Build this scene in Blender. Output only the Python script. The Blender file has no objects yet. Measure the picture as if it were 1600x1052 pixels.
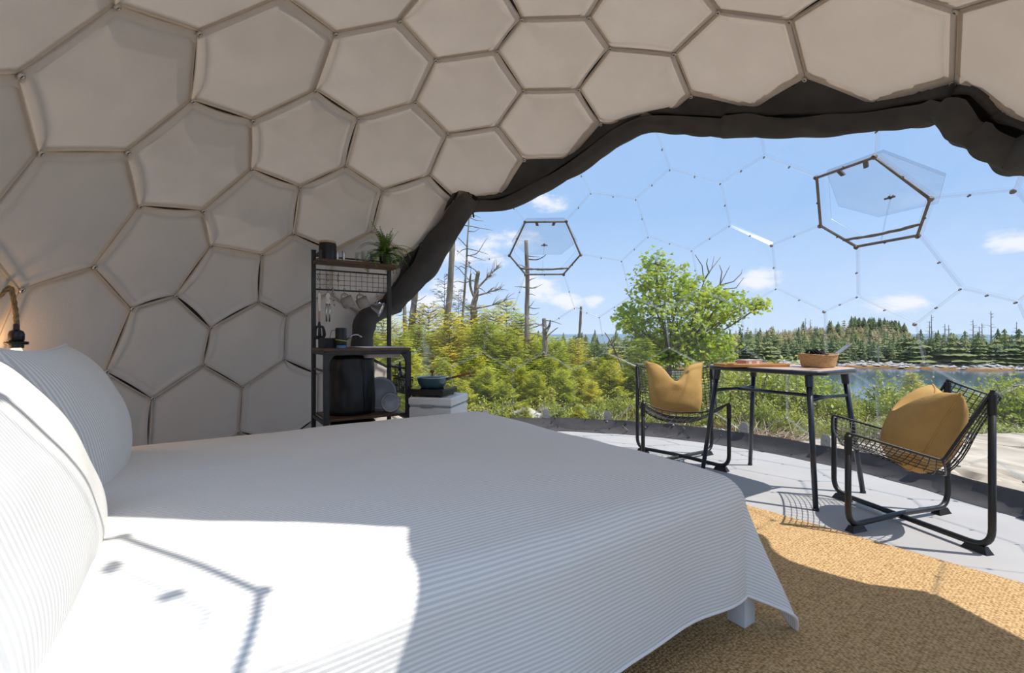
import bpy, bmesh, math, random
import numpy as np
from mathutils import Vector, Matrix, noise

sc = bpy.context.scene
COL = sc.collection
rnd = random.Random(7)
PI = math.pi

# ---------------------------------------------------------------- camera, light, exposure
CAMZ = 0.94
FPX = 729.2
cam_d = bpy.data.cameras.new('camera'); cam = bpy.data.objects.new('camera', cam_d); COL.objects.link(cam)
cam.location = (0, 0, CAMZ); cam.rotation_euler = (PI / 2, 0, 0)
cam_d.sensor_width = 36; cam_d.lens = FPX / 1600 * 36; cam_d.clip_start = 0.01; cam_d.clip_end = 2000
sc.camera = cam
sc.view_settings.view_transform = 'Standard'; sc.view_settings.look = 'None'
sc.view_settings.gamma = 1; sc.view_settings.use_curve_mapping = False
sc.view_settings.exposure = 0.34
sc.cycles.diffuse_bounces = 8; sc.cycles.max_bounces = 16; sc.cycles.transparent_max_bounces = 24

SUN_TRAVEL = Vector((-0.60, 0.155, -1.0))
sun_d = bpy.data.lights.new('sun', 'SUN'); sun_d.energy = 4.2; sun_d.angle = 0.009; sun_d.color = (1.0, 0.96, 0.89)
sun = bpy.data.objects.new('sun', sun_d); COL.objects.link(sun)
sun.rotation_euler = SUN_TRAVEL.to_track_quat('-Z', 'Y').to_euler(); sun.location = (8, -2, 14)

def px_dir(u, v):
    return Vector(((u - 800) / FPX, 1.0, (526 - v) / FPX)).normalized()

def build_world():
    w = bpy.data.worlds.new('sky'); sc.world = w; w.use_nodes = True
    nt = w.node_tree; N = nt.nodes; L = nt.links
    N.clear()
    out = N.new('ShaderNodeOutputWorld'); bg = N.new('ShaderNodeBackground')
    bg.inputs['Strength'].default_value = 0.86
    tc = N.new('ShaderNodeTexCoord'); sep = N.new('ShaderNodeSeparateXYZ')
    L.new(tc.outputs['Generated'], sep.inputs[0])
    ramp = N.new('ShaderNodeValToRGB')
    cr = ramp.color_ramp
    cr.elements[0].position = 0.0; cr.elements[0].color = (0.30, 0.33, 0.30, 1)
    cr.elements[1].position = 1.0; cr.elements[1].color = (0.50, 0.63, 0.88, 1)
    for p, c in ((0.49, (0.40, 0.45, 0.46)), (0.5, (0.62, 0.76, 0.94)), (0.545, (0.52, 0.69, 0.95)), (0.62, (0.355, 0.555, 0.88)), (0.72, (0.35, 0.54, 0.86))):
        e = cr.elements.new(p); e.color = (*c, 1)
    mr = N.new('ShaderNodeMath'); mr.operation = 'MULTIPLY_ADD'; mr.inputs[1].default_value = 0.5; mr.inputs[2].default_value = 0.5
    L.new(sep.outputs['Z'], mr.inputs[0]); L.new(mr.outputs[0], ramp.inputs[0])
    ns = N.new('ShaderNodeTexNoise'); ns.inputs['Scale'].default_value = 9; ns.inputs['Detail'].default_value = 7; ns.inputs['Roughness'].default_value = 0.62
    mp = N.new('ShaderNodeMapping'); mp.inputs['Scale'].default_value = (1, 1, 2.2)
    L.new(tc.outputs['Generated'], mp.inputs[0]); L.new(mp.outputs[0], ns.inputs['Vector'])
    total = None
    # scattered fair weather clouds: direction, angular half width, flatness
    clouds = [(848, 314, .075), (768, 386, .13), (715, 400, .11), (655, 470, .09), (705, 446, .12), (870, 310, .05), (846, 446, .08), (890, 472, .06), (930, 470, .05), (1180, 441, .075),
              (1588, 376, .065), (1410, 470, .06)]
    for az, el, s in ((200, 14, .2), (250, 20, .2), (140, 18, .18), (100, 12, .15), (300, 10, .2), (330, 24, .16), (180, 35, .2)):
        clouds.append((az, el, s, 1))
    for c in clouds:
        if len(c) == 4:
            a, e = math.radians(c[0]), math.radians(c[1])
            d = Vector((math.sin(a) * math.cos(e), math.cos(a) * math.cos(e), math.sin(e)))
        else:
            d = px_dir(c[0], c[1])
        sub = N.new('ShaderNodeVectorMath'); sub.operation = 'SUBTRACT'; sub.inputs[1].default_value = d
        L.new(tc.outputs['Generated'], sub.inputs[0])
        sclv = N.new('ShaderNodeVectorMath'); sclv.operation = 'MULTIPLY'; s = c[2]
        sclv.inputs[1].default_value = (1 / s, 1 / s, 1.9 / s)
        L.new(sub.outputs[0], sclv.inputs[0])
        ln = N.new('ShaderNodeVectorMath'); ln.operation = 'LENGTH'; L.new(sclv.outputs[0], ln.inputs[0])
        m = N.new('ShaderNodeMapRange'); m.inputs[1].default_value = 0; m.inputs[2].default_value = 1.15; m.inputs[3].default_value = 0.34; m.inputs[4].default_value = 0; m.interpolation_type = 'SMOOTHSTEP'
        L.new(ln.outputs['Value'], m.inputs[0])
        if total is None: total = m.outputs[0]
        else:
            a = N.new('ShaderNodeMath'); a.operation = 'MAXIMUM'; L.new(total, a.inputs[0]); L.new(m.outputs[0], a.inputs[1]); total = a.outputs[0]
    add = N.new('ShaderNodeMath'); add.operation = 'ADD'; L.new(total, add.inputs[0]); L.new(ns.outputs['Fac'], add.inputs[1])
    cm = N.new('ShaderNodeMapRange'); cm.inputs[1].default_value = 0.66; cm.inputs[2].default_value = 0.88; cm.interpolation_type = 'SMOOTHSTEP'; cm.inputs[4].default_value = 0.85
    L.new(add.outputs[0], cm.inputs[0])
    mix = N.new('ShaderNodeMixRGB'); mix.inputs[2].default_value = (0.93, 0.93, 0.97, 1)
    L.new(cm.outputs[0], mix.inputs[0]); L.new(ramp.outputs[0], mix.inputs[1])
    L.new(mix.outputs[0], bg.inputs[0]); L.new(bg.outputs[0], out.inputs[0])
build_world()

# ---------------------------------------------------------------- materials
MATS = {}
def mat(name, col, rough=0.6, metal=0.0, var=0.0, vscale=20, bump=0.0, bscale=60, transl=0.0, spec=0.5, col2=None, stretch=None, objrand=0.0, coat=0.0):
    if name in MATS: return MATS[name]
    m = bpy.data.materials.new(name); m.use_nodes = True; MATS[name] = m
    nt = m.node_tree; N = nt.nodes; L = nt.links
    b = N['Principled BSDF']; out = N['Material Output']
    b.inputs['Roughness'].default_value = rough; b.inputs['Metallic'].default_value = metal
    b.inputs['Specular IOR Level'].default_value = spec
    if coat: b.inputs['Coat Weight'].default_value = coat
    tc = N.new('ShaderNodeTexCoord'); vec = tc.outputs['Object']
    if stretch:
        mp = N.new('ShaderNodeMapping'); mp.inputs['Scale'].default_value = stretch; L.new(vec, mp.inputs[0]); vec = mp.outputs[0]
    c2 = col2 or tuple(x * (1 - var) for x in col)
    n = N.new('ShaderNodeTexNoise'); n.inputs['Scale'].default_value = vscale; n.inputs['Detail'].default_value = 5
    L.new(vec, n.inputs['Vector'])
    r = N.new('ShaderNodeValToRGB'); r.color_ramp.elements[0].position = 0.35; r.color_ramp.elements[1].position = 0.65
    r.color_ramp.elements[0].color = (*c2, 1); r.color_ramp.elements[1].color = (*col, 1)
    L.new(n.outputs['Fac'], r.inputs[0]); colout = r.outputs[0]
    if objrand:
        oi = N.new('ShaderNodeObjectInfo'); hs = N.new('ShaderNodeHueSaturation')
        ma = N.new('ShaderNodeMath'); ma.operation = 'MULTIPLY_ADD'; ma.inputs[1].default_value = objrand; ma.inputs[2].default_value = 1 - objrand / 2
        L.new(oi.outputs['Random'], ma.inputs[0]); L.new(ma.outputs[0], hs.inputs['Value'])
        mh = N.new('ShaderNodeMath'); mh.operation = 'MULTIPLY_ADD'; mh.inputs[1].default_value = -objrand * 0.12; mh.inputs[2].default_value = 0.5 + objrand * 0.06
        L.new(oi.outputs['Random'], mh.inputs[0]); L.new(mh.outputs[0], hs.inputs['Hue'])
        L.new(colout, hs.inputs['Color']); colout = hs.outputs[0]
    L.new(colout, b.inputs['Base Color'])
    if bump:
        n2 = N.new('ShaderNodeTexNoise'); n2.inputs['Scale'].default_value = bscale; n2.inputs['Detail'].default_value = 4; L.new(vec, n2.inputs['Vector'])
        bp = N.new('ShaderNodeBump'); bp.inputs['Strength'].default_value = bump; bp.inputs['Distance'].default_value = 0.01
        L.new(n2.outputs['Fac'], bp.inputs['Height']); L.new(bp.outputs[0], b.inputs['Normal'])
    if transl:
        t = N.new('ShaderNodeBsdfTranslucent'); L.new(colout, t.inputs[0])
        mx = N.new('ShaderNodeMixShader'); mx.inputs[0].default_value = transl
        L.new(b.outputs[0], mx.inputs[1]); L.new(t.outputs[0], mx.inputs[2]); L.new(mx.outputs[0], out.inputs[0])
    return m

def glass(name, tint=(0.97, 0.98, 0.99), gloss=0.05, rough=0.02, haze=0.0, hcol=(1, 1, 1)):
    """thin clear sheet: straight-through light, a faint mirror reflection and a little dust"""
    if name in MATS: return MATS[name]
    m = bpy.data.materials.new(name); m.use_nodes = True; MATS[name] = m
    nt = m.node_tree; N = nt.nodes; L = nt.links
    N.remove(N['Principled BSDF']); out = N['Material Output']
    t = N.new('ShaderNodeBsdfTransparent'); t.inputs[0].default_value = (*tint, 1)
    g = N.new('ShaderNodeBsdfGlossy'); g.inputs['Roughness'].default_value = rough
    lw = N.new('ShaderNodeLayerWeight'); lw.inputs[0].default_value = 0.35
    mr = N.new('ShaderNodeMapRange'); mr.inputs[3].default_value = gloss; mr.inputs[4].default_value = min(0.8, gloss * 7); L.new(lw.outputs['Facing'], mr.inputs[0])
    pw = N.new('ShaderNodeMath'); pw.operation = 'POWER'; pw.inputs[1].default_value = 3; L.new(lw.outputs['Facing'], pw.inputs[0]); L.new(pw.outputs[0], mr.inputs[0])
    mx = N.new('ShaderNodeMixShader'); L.new(mr.outputs[0], mx.inputs[0]); L.new(t.outputs[0], mx.inputs[1]); L.new(g.outputs[0], mx.inputs[2])
    res = mx.outputs[0]
    if haze:
        d = N.new('ShaderNodeBsdfTranslucent'); d.inputs[0].default_value = (*hcol, 1)
        d2 = N.new('ShaderNodeBsdfDiffuse'); d2.inputs[0].default_value = (*hcol, 1)
        md = N.new('ShaderNodeMixShader'); L.new(d.outputs[0], md.inputs[1]); L.new(d2.outputs[0], md.inputs[2])
        tc = N.new('ShaderNodeTexCoord'); n = N.new('ShaderNodeTexNoise'); n.inputs['Scale'].default_value = 3; L.new(tc.outputs['Object'], n.inputs['Vector'])
        mh = N.new('ShaderNodeMath'); mh.operation = 'MULTIPLY'; mh.inputs[1].default_value = haze * 2; L.new(n.outputs['Fac'], mh.inputs[0])
        m2 = N.new('ShaderNodeMixShader'); L.new(mh.outputs[0], m2.inputs[0]); L.new(res, m2.inputs[1]); L.new(md.outputs[0], m2.inputs[2]); res = m2.outputs[0]
    L.new(res, out.inputs[0])
    return m

def striped(name, base, stripe, pitch, duty=0.42):
    m = bpy.data.materials.new(name); m.use_nodes = True
    nt = m.node_tree; N = nt.nodes; L = nt.links; b = N['Principled BSDF']; b.inputs['Roughness'].default_value = 0.85
    b.inputs['Specular IOR Level'].default_value = 0.15
    uv = N.new('ShaderNodeUVMap'); s = N.new('ShaderNodeSeparateXYZ'); L.new(uv.outputs[0], s.inputs[0])
    mu = N.new('ShaderNodeMath'); mu.operation = 'MULTIPLY'; mu.inputs[1].default_value = 1 / pitch; L.new(s.outputs['Y'], mu.inputs[0])
    fr = N.new('ShaderNodeMath'); fr.operation = 'FRACT'; L.new(mu.outputs[0], fr.inputs[0])
    r = N.new('ShaderNodeValToRGB'); e = r.color_ramp.elements
    e[0].position = 0; e[0].color = (*stripe, 1); e[1].position = duty; e[1].color = (*stripe, 1)
    x = e.new(duty + 0.1); x.color = (*base, 1); x = e.new(0.93); x.color = (*base, 1); x = e.new(1.0); x.color = (*stripe, 1)
    L.new(fr.outputs[0], r.inputs[0]); L.new(r.outputs[0], b.inputs['Base Color'])
    tc = N.new('ShaderNodeTexCoord'); n = N.new('ShaderNodeTexNoise'); n.inputs['Scale'].default_value = 9; n.inputs['Detail'].default_value = 6; L.new(tc.outputs['Object'], n.inputs[0])
    bp = N.new('ShaderNodeBump'); bp.inputs['Strength'].default_value = 0.25; bp.inputs['Distance'].default_value = 0.03; L.new(n.outputs['Fac'], bp.inputs['Height']); L.new(bp.outputs[0], b.inputs['Normal'])
    return m

# ---------------------------------------------------------------- mesh helpers
class MB:
    def __init__(s): s.v = []; s.f = []; s.uv = None
    def add(s, V, F):
        o = len(s.v); s.v += [tuple(p) for p in V]; s.f += [tuple(i + o for i in f) for f in F]
        return s
    def box(s, c, size, rz=0.0, bev=0.0):
        x, y, z = (k / 2 for k in size); R = Matrix.Rotation(rz, 3, 'Z'); c = Vector(c)
        if bev <= 0:
            V = [c + R @ Vector((a * x, b * y, d * z)) for d in (-1, 1) for a, b in ((-1, -1), (1, -1), (1, 1), (-1, 1))]
            return s.add(V, [(3, 2, 1, 0), (4, 5, 6, 7), (0, 1, 5, 4), (1, 2, 6, 5), (2, 3, 7, 6), (3, 0, 4, 7)])
        rings = []
        for zz, ins in ((-z, bev), (-z + bev, 0), (z - bev, 0), (z, bev)):
            ring = []
            for a, b, st in ((1, 1, 0), (-1, 1, 1), (-1, -1, 2), (1, -1, 3)):
                for k in (0, 1, 2):
                    an = PI / 2 * (st + k / 2); r = max(bev - ins, 0.0002)
                    ring.append(c + R @ Vector((a * (x - bev) + r * math.cos(an), b * (y - bev) + r * math.sin(an), zz)))
            rings.append(ring)
        return s.loft(rings, closed=True, caps=True)
    def loft(s, rings, closed=True, caps=False):
        n = len(rings[0]); V = [p for r in rings for p in r]; F = []
        for i in range(len(rings) - 1):
            for j in range(n if closed else n - 1):
                a = i * n + j; b = i * n + (j + 1) % n
                F.append((a, b, b + n, a + n))
        if caps:
            F.append(tuple(reversed(range(n)))); F.append(tuple((len(rings) - 1) * n + j for j in range(n)))
        return s.add(V, F)
    def tube(s, path, r, n=8, caps=True, closed=False):
        P = [Vector(p) for p in path]; m = len(P)
        rr = r if isinstance(r, (list, tuple)) else [r] * m
        rings = []; up = None
        for i in range(m):
            if closed: t = P[(i + 1) % m] - P[i - 1]
            else: t = P[min(i + 1, m - 1)] - P[max(i - 1, 0)]
            if t.length < 1e-9: t = Vector((0, 0, 1))
            t.normalize()
            if up is None:
                up = Vector((0, 0, 1)) if abs(t.z) < 0.9 else Vector((1, 0, 0))
            a = t.cross(up)
            if a.length < 1e-6: a = t.cross(Vector((0.3, 1, 0.2)))
            a.normalize(); b = a.cross(t).normalized(); up = b
            rings.append([P[i] + (a * math.cos(2 * PI * k / n) + b * math.sin(2 * PI * k / n)) * rr[i] for k in range(n)])
        if closed: rings.append(rings[0])
        return s.loft(rings, True, caps and not closed)
    def lathe(s, prof, c=(0, 0, 0), n=24, axis=None, caps=True):
        c = Vector(c); rings = []
        Q = Vector((0, 0, 1)).rotation_difference(Vector(axis)).to_matrix() if axis is not None else Matrix.Identity(3)
        for r, z in prof:
            r = max(r, 1e-5)
            rings.append([c + Q @ Vector((r * math.cos(2 * PI * k / n), r * math.sin(2 * PI * k / n), z)) for k in range(n)])
        return s.loft(rings, True, caps)
    def build(s, name, m, parent=None, smooth=False, auto=False, loc=None):
        me = bpy.data.meshes.new(name); me.from_pydata([tuple(v) for v in s.v], [], s.f); me.update()
        if m: me.materials.append(m)
        o = bpy.data.objects.new(name, me); COL.objects.link(o)
        if smooth or auto:
            me.polygons.foreach_set('use_smooth', [True] * len(me.polygons))
            if auto: me.set_sharp_from_angle(angle=math.radians(38))
        if parent: o.parent = parent
        if loc is not None: o.location = loc
        return o

def fillet(path, r, k=5):
    P = [Vector(p) for p in path]; out = [P[0]]
    for i in range(1, len(P) - 1):
        a = P[i - 1] - P[i]; b = P[i + 1] - P[i]
        rr = min(r, a.length * 0.45, b.length * 0.45)
        A = P[i] + a.normalized() * rr; B = P[i] + b.normalized() * rr
        for j in range(k + 1):
            t = j / k; out.append(A.lerp(P[i], t).lerp(P[i].lerp(B, t), t))
    out.append(P[-1]); return out

def thing(name, label, cat, loc=(0, 0, 0), rz=0.0, group=None):
    o = bpy.data.objects.new(name, None); COL.objects.link(o); o.empty_display_size = 0.05
    o.location = loc; o.rotation_euler = (0, 0, rz); tag(o, label, cat, group); return o
def tag(o, label=None, cat=None, group=None, kind=None):
    if label: o['label'] = label
    if cat: o['category'] = cat
    if group: o['group'] = group
    if kind: o['kind'] = kind
    return o
def root(name, kind='structure', loc=(0, 0, 0)):
    o = bpy.data.objects.new(name, None); COL.objects.link(o); o['kind'] = kind; o.location = loc; return o
def dup(o, parent=None):
    c = o.copy(); COL.objects.link(c)
    if parent is not None: c.parent = parent
    for ch in o.children: dup(ch, c)
    return c
def set_uv(o, uvs):
    me = o.data; l = me.uv_layers.new(name='UVMap')
    for p in me.polygons:
        for li in p.loop_indices: l.data[li].uv = uvs[me.loops[li].vertex_index]
def fl(u, v, z=0.0):
    d = FPX * (CAMZ - z) / (v - 526); return Vector(((u - 800) / FPX * d, d, z))
def at(u, v, d):
    return Vector(((u - 800) / FPX * d, d, CAMZ + (526 - v) / FPX * d))
# ---------------------------------------------------------------- dome geometry (25-frequency honeycomb of an icosahedron)
DC = np.array([.2265, 2.2426, .1697]); DR = 2.5
DROT = np.array([[-0.52409889, 0.32743337, 0.78619829], [-0.66494565, 0.4194753, -0.61797067], [-0.53213498, -0.84665687, -0.00212114]])
def honeycomb(m=5):
    g = (1 + 5 ** .5) / 2; V = []
    for a in (-1, 1):
        for b in (-g, g): V += [(0, a, b), (a, b, 0), (b, 0, a)]
    V = np.array(V); V /= np.linalg.norm(V, axis=1)[:, None]
    lim = min(np.linalg.norm(V[0] - V[k]) for k in range(1, 12)) * 1.05
    F = []
    for a in range(12):
        for b in range(a + 1, 12):
            for c in range(b + 1, 12):
                if max(np.linalg.norm(V[a] - V[b]), np.linalg.norm(V[b] - V[c]), np.linalg.norm(V[a] - V[c])) < lim:
                    F.append((a, c, b) if np.dot(np.cross(V[b] - V[a], V[c] - V[a]), V[a]) < 0 else (a, b, c))
    w = np.exp(1j * np.pi / 3); B = m + 0 * w; Cc = B * w
    Mi = np.linalg.inv(np.array([[B.real, Cc.real], [B.imag, Cc.imag]])); R = m + 2
    lat = []; tri = []
    for a in range(-2 * R, 2 * R):
        for b in range(-2 * R, 2 * R):
            z = a + b * w
            for kind, zz in (('p', z), ('t', z + (1 + w) / 3), ('t', z + (w + w * w) / 3)):
                s = Mi @ [zz.real, zz.imag]; bc = np.array([1 - s.sum(), *s])
                if bc.min() > -1e-9: (lat if kind == 'p' else tri).append(bc)
    def put(Ls):
        out = []
        for (a, b, c) in F:
            for bc in Ls:
                p = bc[0] * V[a] + bc[1] * V[b] + bc[2] * V[c]; p /= np.linalg.norm(p)
                if not out or np.min(np.linalg.norm(np.array(out) - p, axis=1)) > 1e-4: out.append(p)
        return np.array(out)
    H = put(lat); G = put(tri)
    D = np.linalg.norm(G[:, None] - H[None], axis=2); T = np.argsort(D, axis=1)[:, :3]
    Q = []
    for t in T:
        A = H[t]; q = np.cross(A[1] - A[0], A[2] - A[0]); q /= np.linalg.norm(q); Q.append(q * np.sign(q @ A[0]))
    Q = np.array(Q); cells = [[] for _ in H]
    for i, t in enumerate(T):
        for k in t: cells[k].append(i)
    return H @ DROT.T, Q @ DROT.T, cells
HDIR, GDIR, CELLS = honeycomb()
for i, c in enumerate(CELLS):                                        # order the corners of each cell counter-clockwise seen from inside
    n = HDIR[i]; e = np.cross(n, [0.1, 0.2, 0.97]); e /= np.linalg.norm(e); g = np.cross(n, e)
    c.sort(key=lambda k: -math.atan2(GDIR[k] @ g, GDIR[k] @ e))
def gpt(k, r=DR): return Vector(DC + GDIR[k] * r)
def on_dome(u, v, r=DR):
    d = np.array([(u - 800) / FPX, 1, (526 - v) / FPX]); q = np.array([0, 0, CAMZ]) - DC
    a = d @ d; b = q @ d; c = q @ q - r * r
    return Vector(np.array([0, 0, CAMZ]) + d * ((-b + math.sqrt(b * b - a * c)) / a))
CLEAR = {78, 82, 14, 85, 83, 9, 79, 86, 108, 10, 88, 84, 87, 3, 112, 80, 4, 89, 109, 5, 90, 135, 45, 131, 138, 48, 116, 50, 140, 160, 132, 136, 46, 117, 205,
         121, 49, 139, 164, 159, 158, 163, 125, 137, 47, 133, 122, 118, 203, 204, 167}
OPENING = {i for i in range(len(CELLS)) if HDIR[i][1] * DR + DC[1] < .80 and not (HDIR[i][0] * DR + DC[0] > .95 and HDIR[i][2] * DR + DC[2] > 1.3)} | {97, 100, 33, 34, 35, 68, 69, 72, 74}
WINDOWS = {10: 'window_1', 88: 'window_2', 101: 'window_3'}
UP = [i for i in range(len(CELLS)) if max(gpt(k).z for k in CELLS[i]) > 0.06]
LINER = [i for i in UP if i not in CLEAR]

M_liner = mat('liner_cloth', (0.65, 0.56, 0.475), 0.9, var=0.05, vscale=5, bump=0.25, bscale=260, transl=0.165, spec=0.1)
M_liner_hem = mat('liner_hem', (0.66, 0.57, 0.485), 0.9, var=0.04, vscale=12, bump=0.2, bscale=220, transl=0.165, spec=0.1)
M_back = mat('seam_dark', (0.03, 0.028, 0.027), 0.9, var=0.2)
M_button = mat('grommet_metal', (0.62, 0.58, 0.54), 0.35, 0.9, var=0.1)
M_buttonhole = mat('grommet_hole', (0.02, 0.018, 0.016), 0.7)
M_clear = glass('clear_sheet', (0.965, 0.975, 0.985), 0.028, 0.03, haze=0.012)
M_flange = glass('clear_flange', (0.94, 0.955, 0.97), 0.03, 0.12, haze=0.035)
M_seam = glass('seam_plastic', (0.93, 0.945, 0.96), 0.05, 0.2, haze=0.05)
M_bolt = mat('bolt_grey', (0.16, 0.15, 0.15), 0.45, 0.5, var=0.2)
M_conn = mat('connector', (0.32, 0.27, 0.25), 0.5, 0.2, var=0.2)
M_gasket = mat('rubber_gasket', (0.24, 0.21, 0.185), 0.6, var=0.35, vscale=14, bump=0.3, bscale=40)
M_curtain = mat('blackout_cloth', (0.070, 0.066, 0.067), 0.7, var=0.25, vscale=7, bump=0.35, bscale=18, spec=0.35)
M_skirt = mat('skirt_cloth', (0.072, 0.067, 0.07), 0.8, var=0.2, vscale=8, bump=0.3, bscale=20)
M_floor = mat('groundsheet', (0.45, 0.435, 0.43), 0.75, var=0.07, vscale=3, bump=0.12, bscale=14, spec=0.25)
M_bracket = mat('bracket_steel', (0.36, 0.35, 0.34), 0.55, 0.3, var=0.15, vscale=30)

ceiling = root('ceiling', loc=tuple(DC))
ceiling['label'] = 'honeycomb dome liner of grey-brown padded cloth cells with grommets'
edge_owner = {}
def face_frame(i):
    ks = CELLS[i]; P = [Vector(GDIR[k] * DR) for k in ks]
    c = sum(P, Vector()) / len(P); n = -c.normalized()
    return ks, P, c, n
def liner_panel(i, r_liner=2.478):
    ks, P, c, n = face_frame(i); N = len(ks); rg = random.Random(i * 13 + 5)
    P = [p * (r_liner / DR) for p in P]; c = sum(P, Vector()) / N
    m = 7; puff = rg.uniform(.008, .015); hemw = {}
    sag = Vector((0, 0, -1)) * (0.006 + 0.02 * max(0, -n.z))
    B = []; K = []
    for e in range(N):
        a, b = P[e], P[(e + 1) % N]; key = tuple(sorted((ks[e], ks[(e + 1) % N])))
        own = edge_owner.setdefault(key, i) == i
        rr = random.Random(key[0] * 991 + key[1] * 7)
        bow = (rr.uniform(.002, .007) if rr.random() < .65 else rr.uniform(.008, .016)) if own else rr.uniform(.0, .003)
        inw = (c - (a + b) / 2).normalized()
        for j in range(m):
            t = j / m; s = 4 * t * (1 - t)
            B.append(a.lerp(b, t) + inw * (0.001 + bow * s)); K.append((0.038 if own else 0.008, s))
    M = len(B); rings = []
    def ring(off, lift, depth=0.0):
        out = []
        for q, (hw, s) in zip(B, K):
            d = (c - q); out.append(q + d.normalized() * min(off if off >= 0 else hw * -off, d.length * 0.9) + n * lift - n * depth)
        return out
    rings.append(ring(0.0, 0, 0.012)); rings.append(ring(0.0, 0.003)); rings.append(ring(0.003, 0.0055))
    rings.append(ring(-0.55, 0.0065)); rings.append(ring(-1.0, 0.0055)); rings.append(ring(-1.08, 0.001))
    R0 = rings[-1]
    ph = rg.uniform(0, 6); fold_dir = rg.uniform(0, PI)
    for k in (0.9, 0.76, 0.6, 0.42, 0.24, 0.1):
        rr_ = []
        for q in R0:
            base = c + (q - c) * k; s = 1 - k * k
            w = noise.noise(base * 2.3 + Vector((i, 0, 0))) * 0.005 * min(1, (1 - k) * 4)
            rr_.append(base + n * (puff * s + w + 0.001) + sag * s)
        rings.append(rr_)
    V = [p for r in rings for p in r]; F = []; mi = []
    for a in range(len(rings) - 1):
        for j in range(M):
            jn = (j + 1) % M; F.append((a * M + j, a * M + jn, (a + 1) * M + jn, (a + 1) * M + j)); mi.append(1 if a < 5 else 0)
    V.append(c + n * puff + sag); o = (len(rings) - 1) * M
    for j in range(M): F.append((o + j, o + (j + 1) % M, len(V) - 1)); mi.append(0)
    bm = bmesh.new()
    vs = [bm.verts.new(v) for v in V]
    for f, k in zip(F, mi):
        fc = bm.faces.new([vs[x] for x in f]); fc.material_index = k; fc.smooth = True
    lo = Vector((0, 0, 0.004 - DC[2]))
    if min(v.z for v in V) < lo.z:
        bmesh.ops.bisect_plane(bm, geom=bm.verts[:] + bm.edges[:] + bm.faces[:], plane_co=lo, plane_no=(0, 0, -1), clear_outer=True)
    if min(v.co.y for v in bm.verts) + DC[1] < .80:                    # opening behind the camera, widened for daylight on the bed: cloth cut straight
        Y = Vector((0, .80 - DC[1], 0)); X1 = Vector((.715 - DC[0], 0, 0)); Z0 = Vector((0, 0, 1.2 - DC[2]))
        keep = [[(Y, (0, -1, 0))], [(Y, (0, 1, 0)), (X1, (-1, 0, 0)), (Z0, (0, 0, -1))]]
        tot = bmesh.new()
        for cuts in keep:
            b2 = bm.copy()
            for co, no in cuts:
                if b2.faces: bmesh.ops.bisect_plane(b2, geom=b2.verts[:] + b2.edges[:] + b2.faces[:], plane_co=co, plane_no=no, clear_outer=True)
            t = bpy.data.meshes.new('t'); b2.to_mesh(t); tot.from_mesh(t); b2.free(); bpy.data.meshes.remove(t)
        bm.free(); bm = tot
    if not bm.faces: bm.free(); return
    me = bpy.data.meshes.new('liner_panel'); bm.to_mesh(me); bm.free()
    me.materials.append(M_liner); me.materials.append(M_liner_hem)
    o = bpy.data.objects.new('liner_panel', me); COL.objects.link(o); o.parent = ceiling
BACK_LEFT = {33, 34, 35, 68, 69, 72, 74}                            # unseen cells left without liner, to let extra sky light onto the bed
for i in LINER:
    if i not in BACK_LEFT: liner_panel(i)
# added dark strips that stop light leaking through the seams, grommets at the corners
edges_l = {}; verts_l = {}
for i in LINER:
    if i in OPENING: continue
    ks = CELLS[i]
    for e in range(len(ks)):
        key = tuple(sorted((ks[e], ks[(e + 1) % len(ks)]))); edges_l[key] = edges_l.get(key, 0) + 1; verts_l[ks[e]] = 1
bk = MB()
for (a, b), cnt in edges_l.items():
    A, B = Vector(GDIR[a] * 2.489), Vector(GDIR[b] * 2.489)
    if A.z + DC[2] < 0.03 or B.z + DC[2] < 0.03: continue
    s = (B - A).normalized().cross(((A + B) / 2).normalized()) * 0.020
    bk.add([A - s, B - s, B + s, A + s], [(0, 1, 2, 3)])
tag(bk.build('seam_light_stop', M_back, ceiling), kind='stuff')
gm = MB(); gm.lathe([(0.0045, 0.001), (0.0055, 0.006), (0.0085, 0.0075), (0.0115, 0.005), (0.0125, 0.0)], n=14, caps=False)
gm.lathe([(0.0001, 0.003), (0.006, 0.003)], n=10, caps=False)
gob = None
for k in verts_l:
    p = Vector(GDIR[k] * 2.466)
    if p.z + DC[2] < 0.04: continue
    if gob is None:
        gob = gm.build('snap_button', M_button, ceiling, smooth=True); gob.data.materials.append(M_buttonhole)
        for pl in list(gob.data.polygons)[-10:]: pl.material_index = 1
        o = gob
    else: o = gob.copy(); COL.objects.link(o)
    o.location = p; o.rotation_euler = (-p).to_track_quat('Z', 'Y').to_euler()

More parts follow.
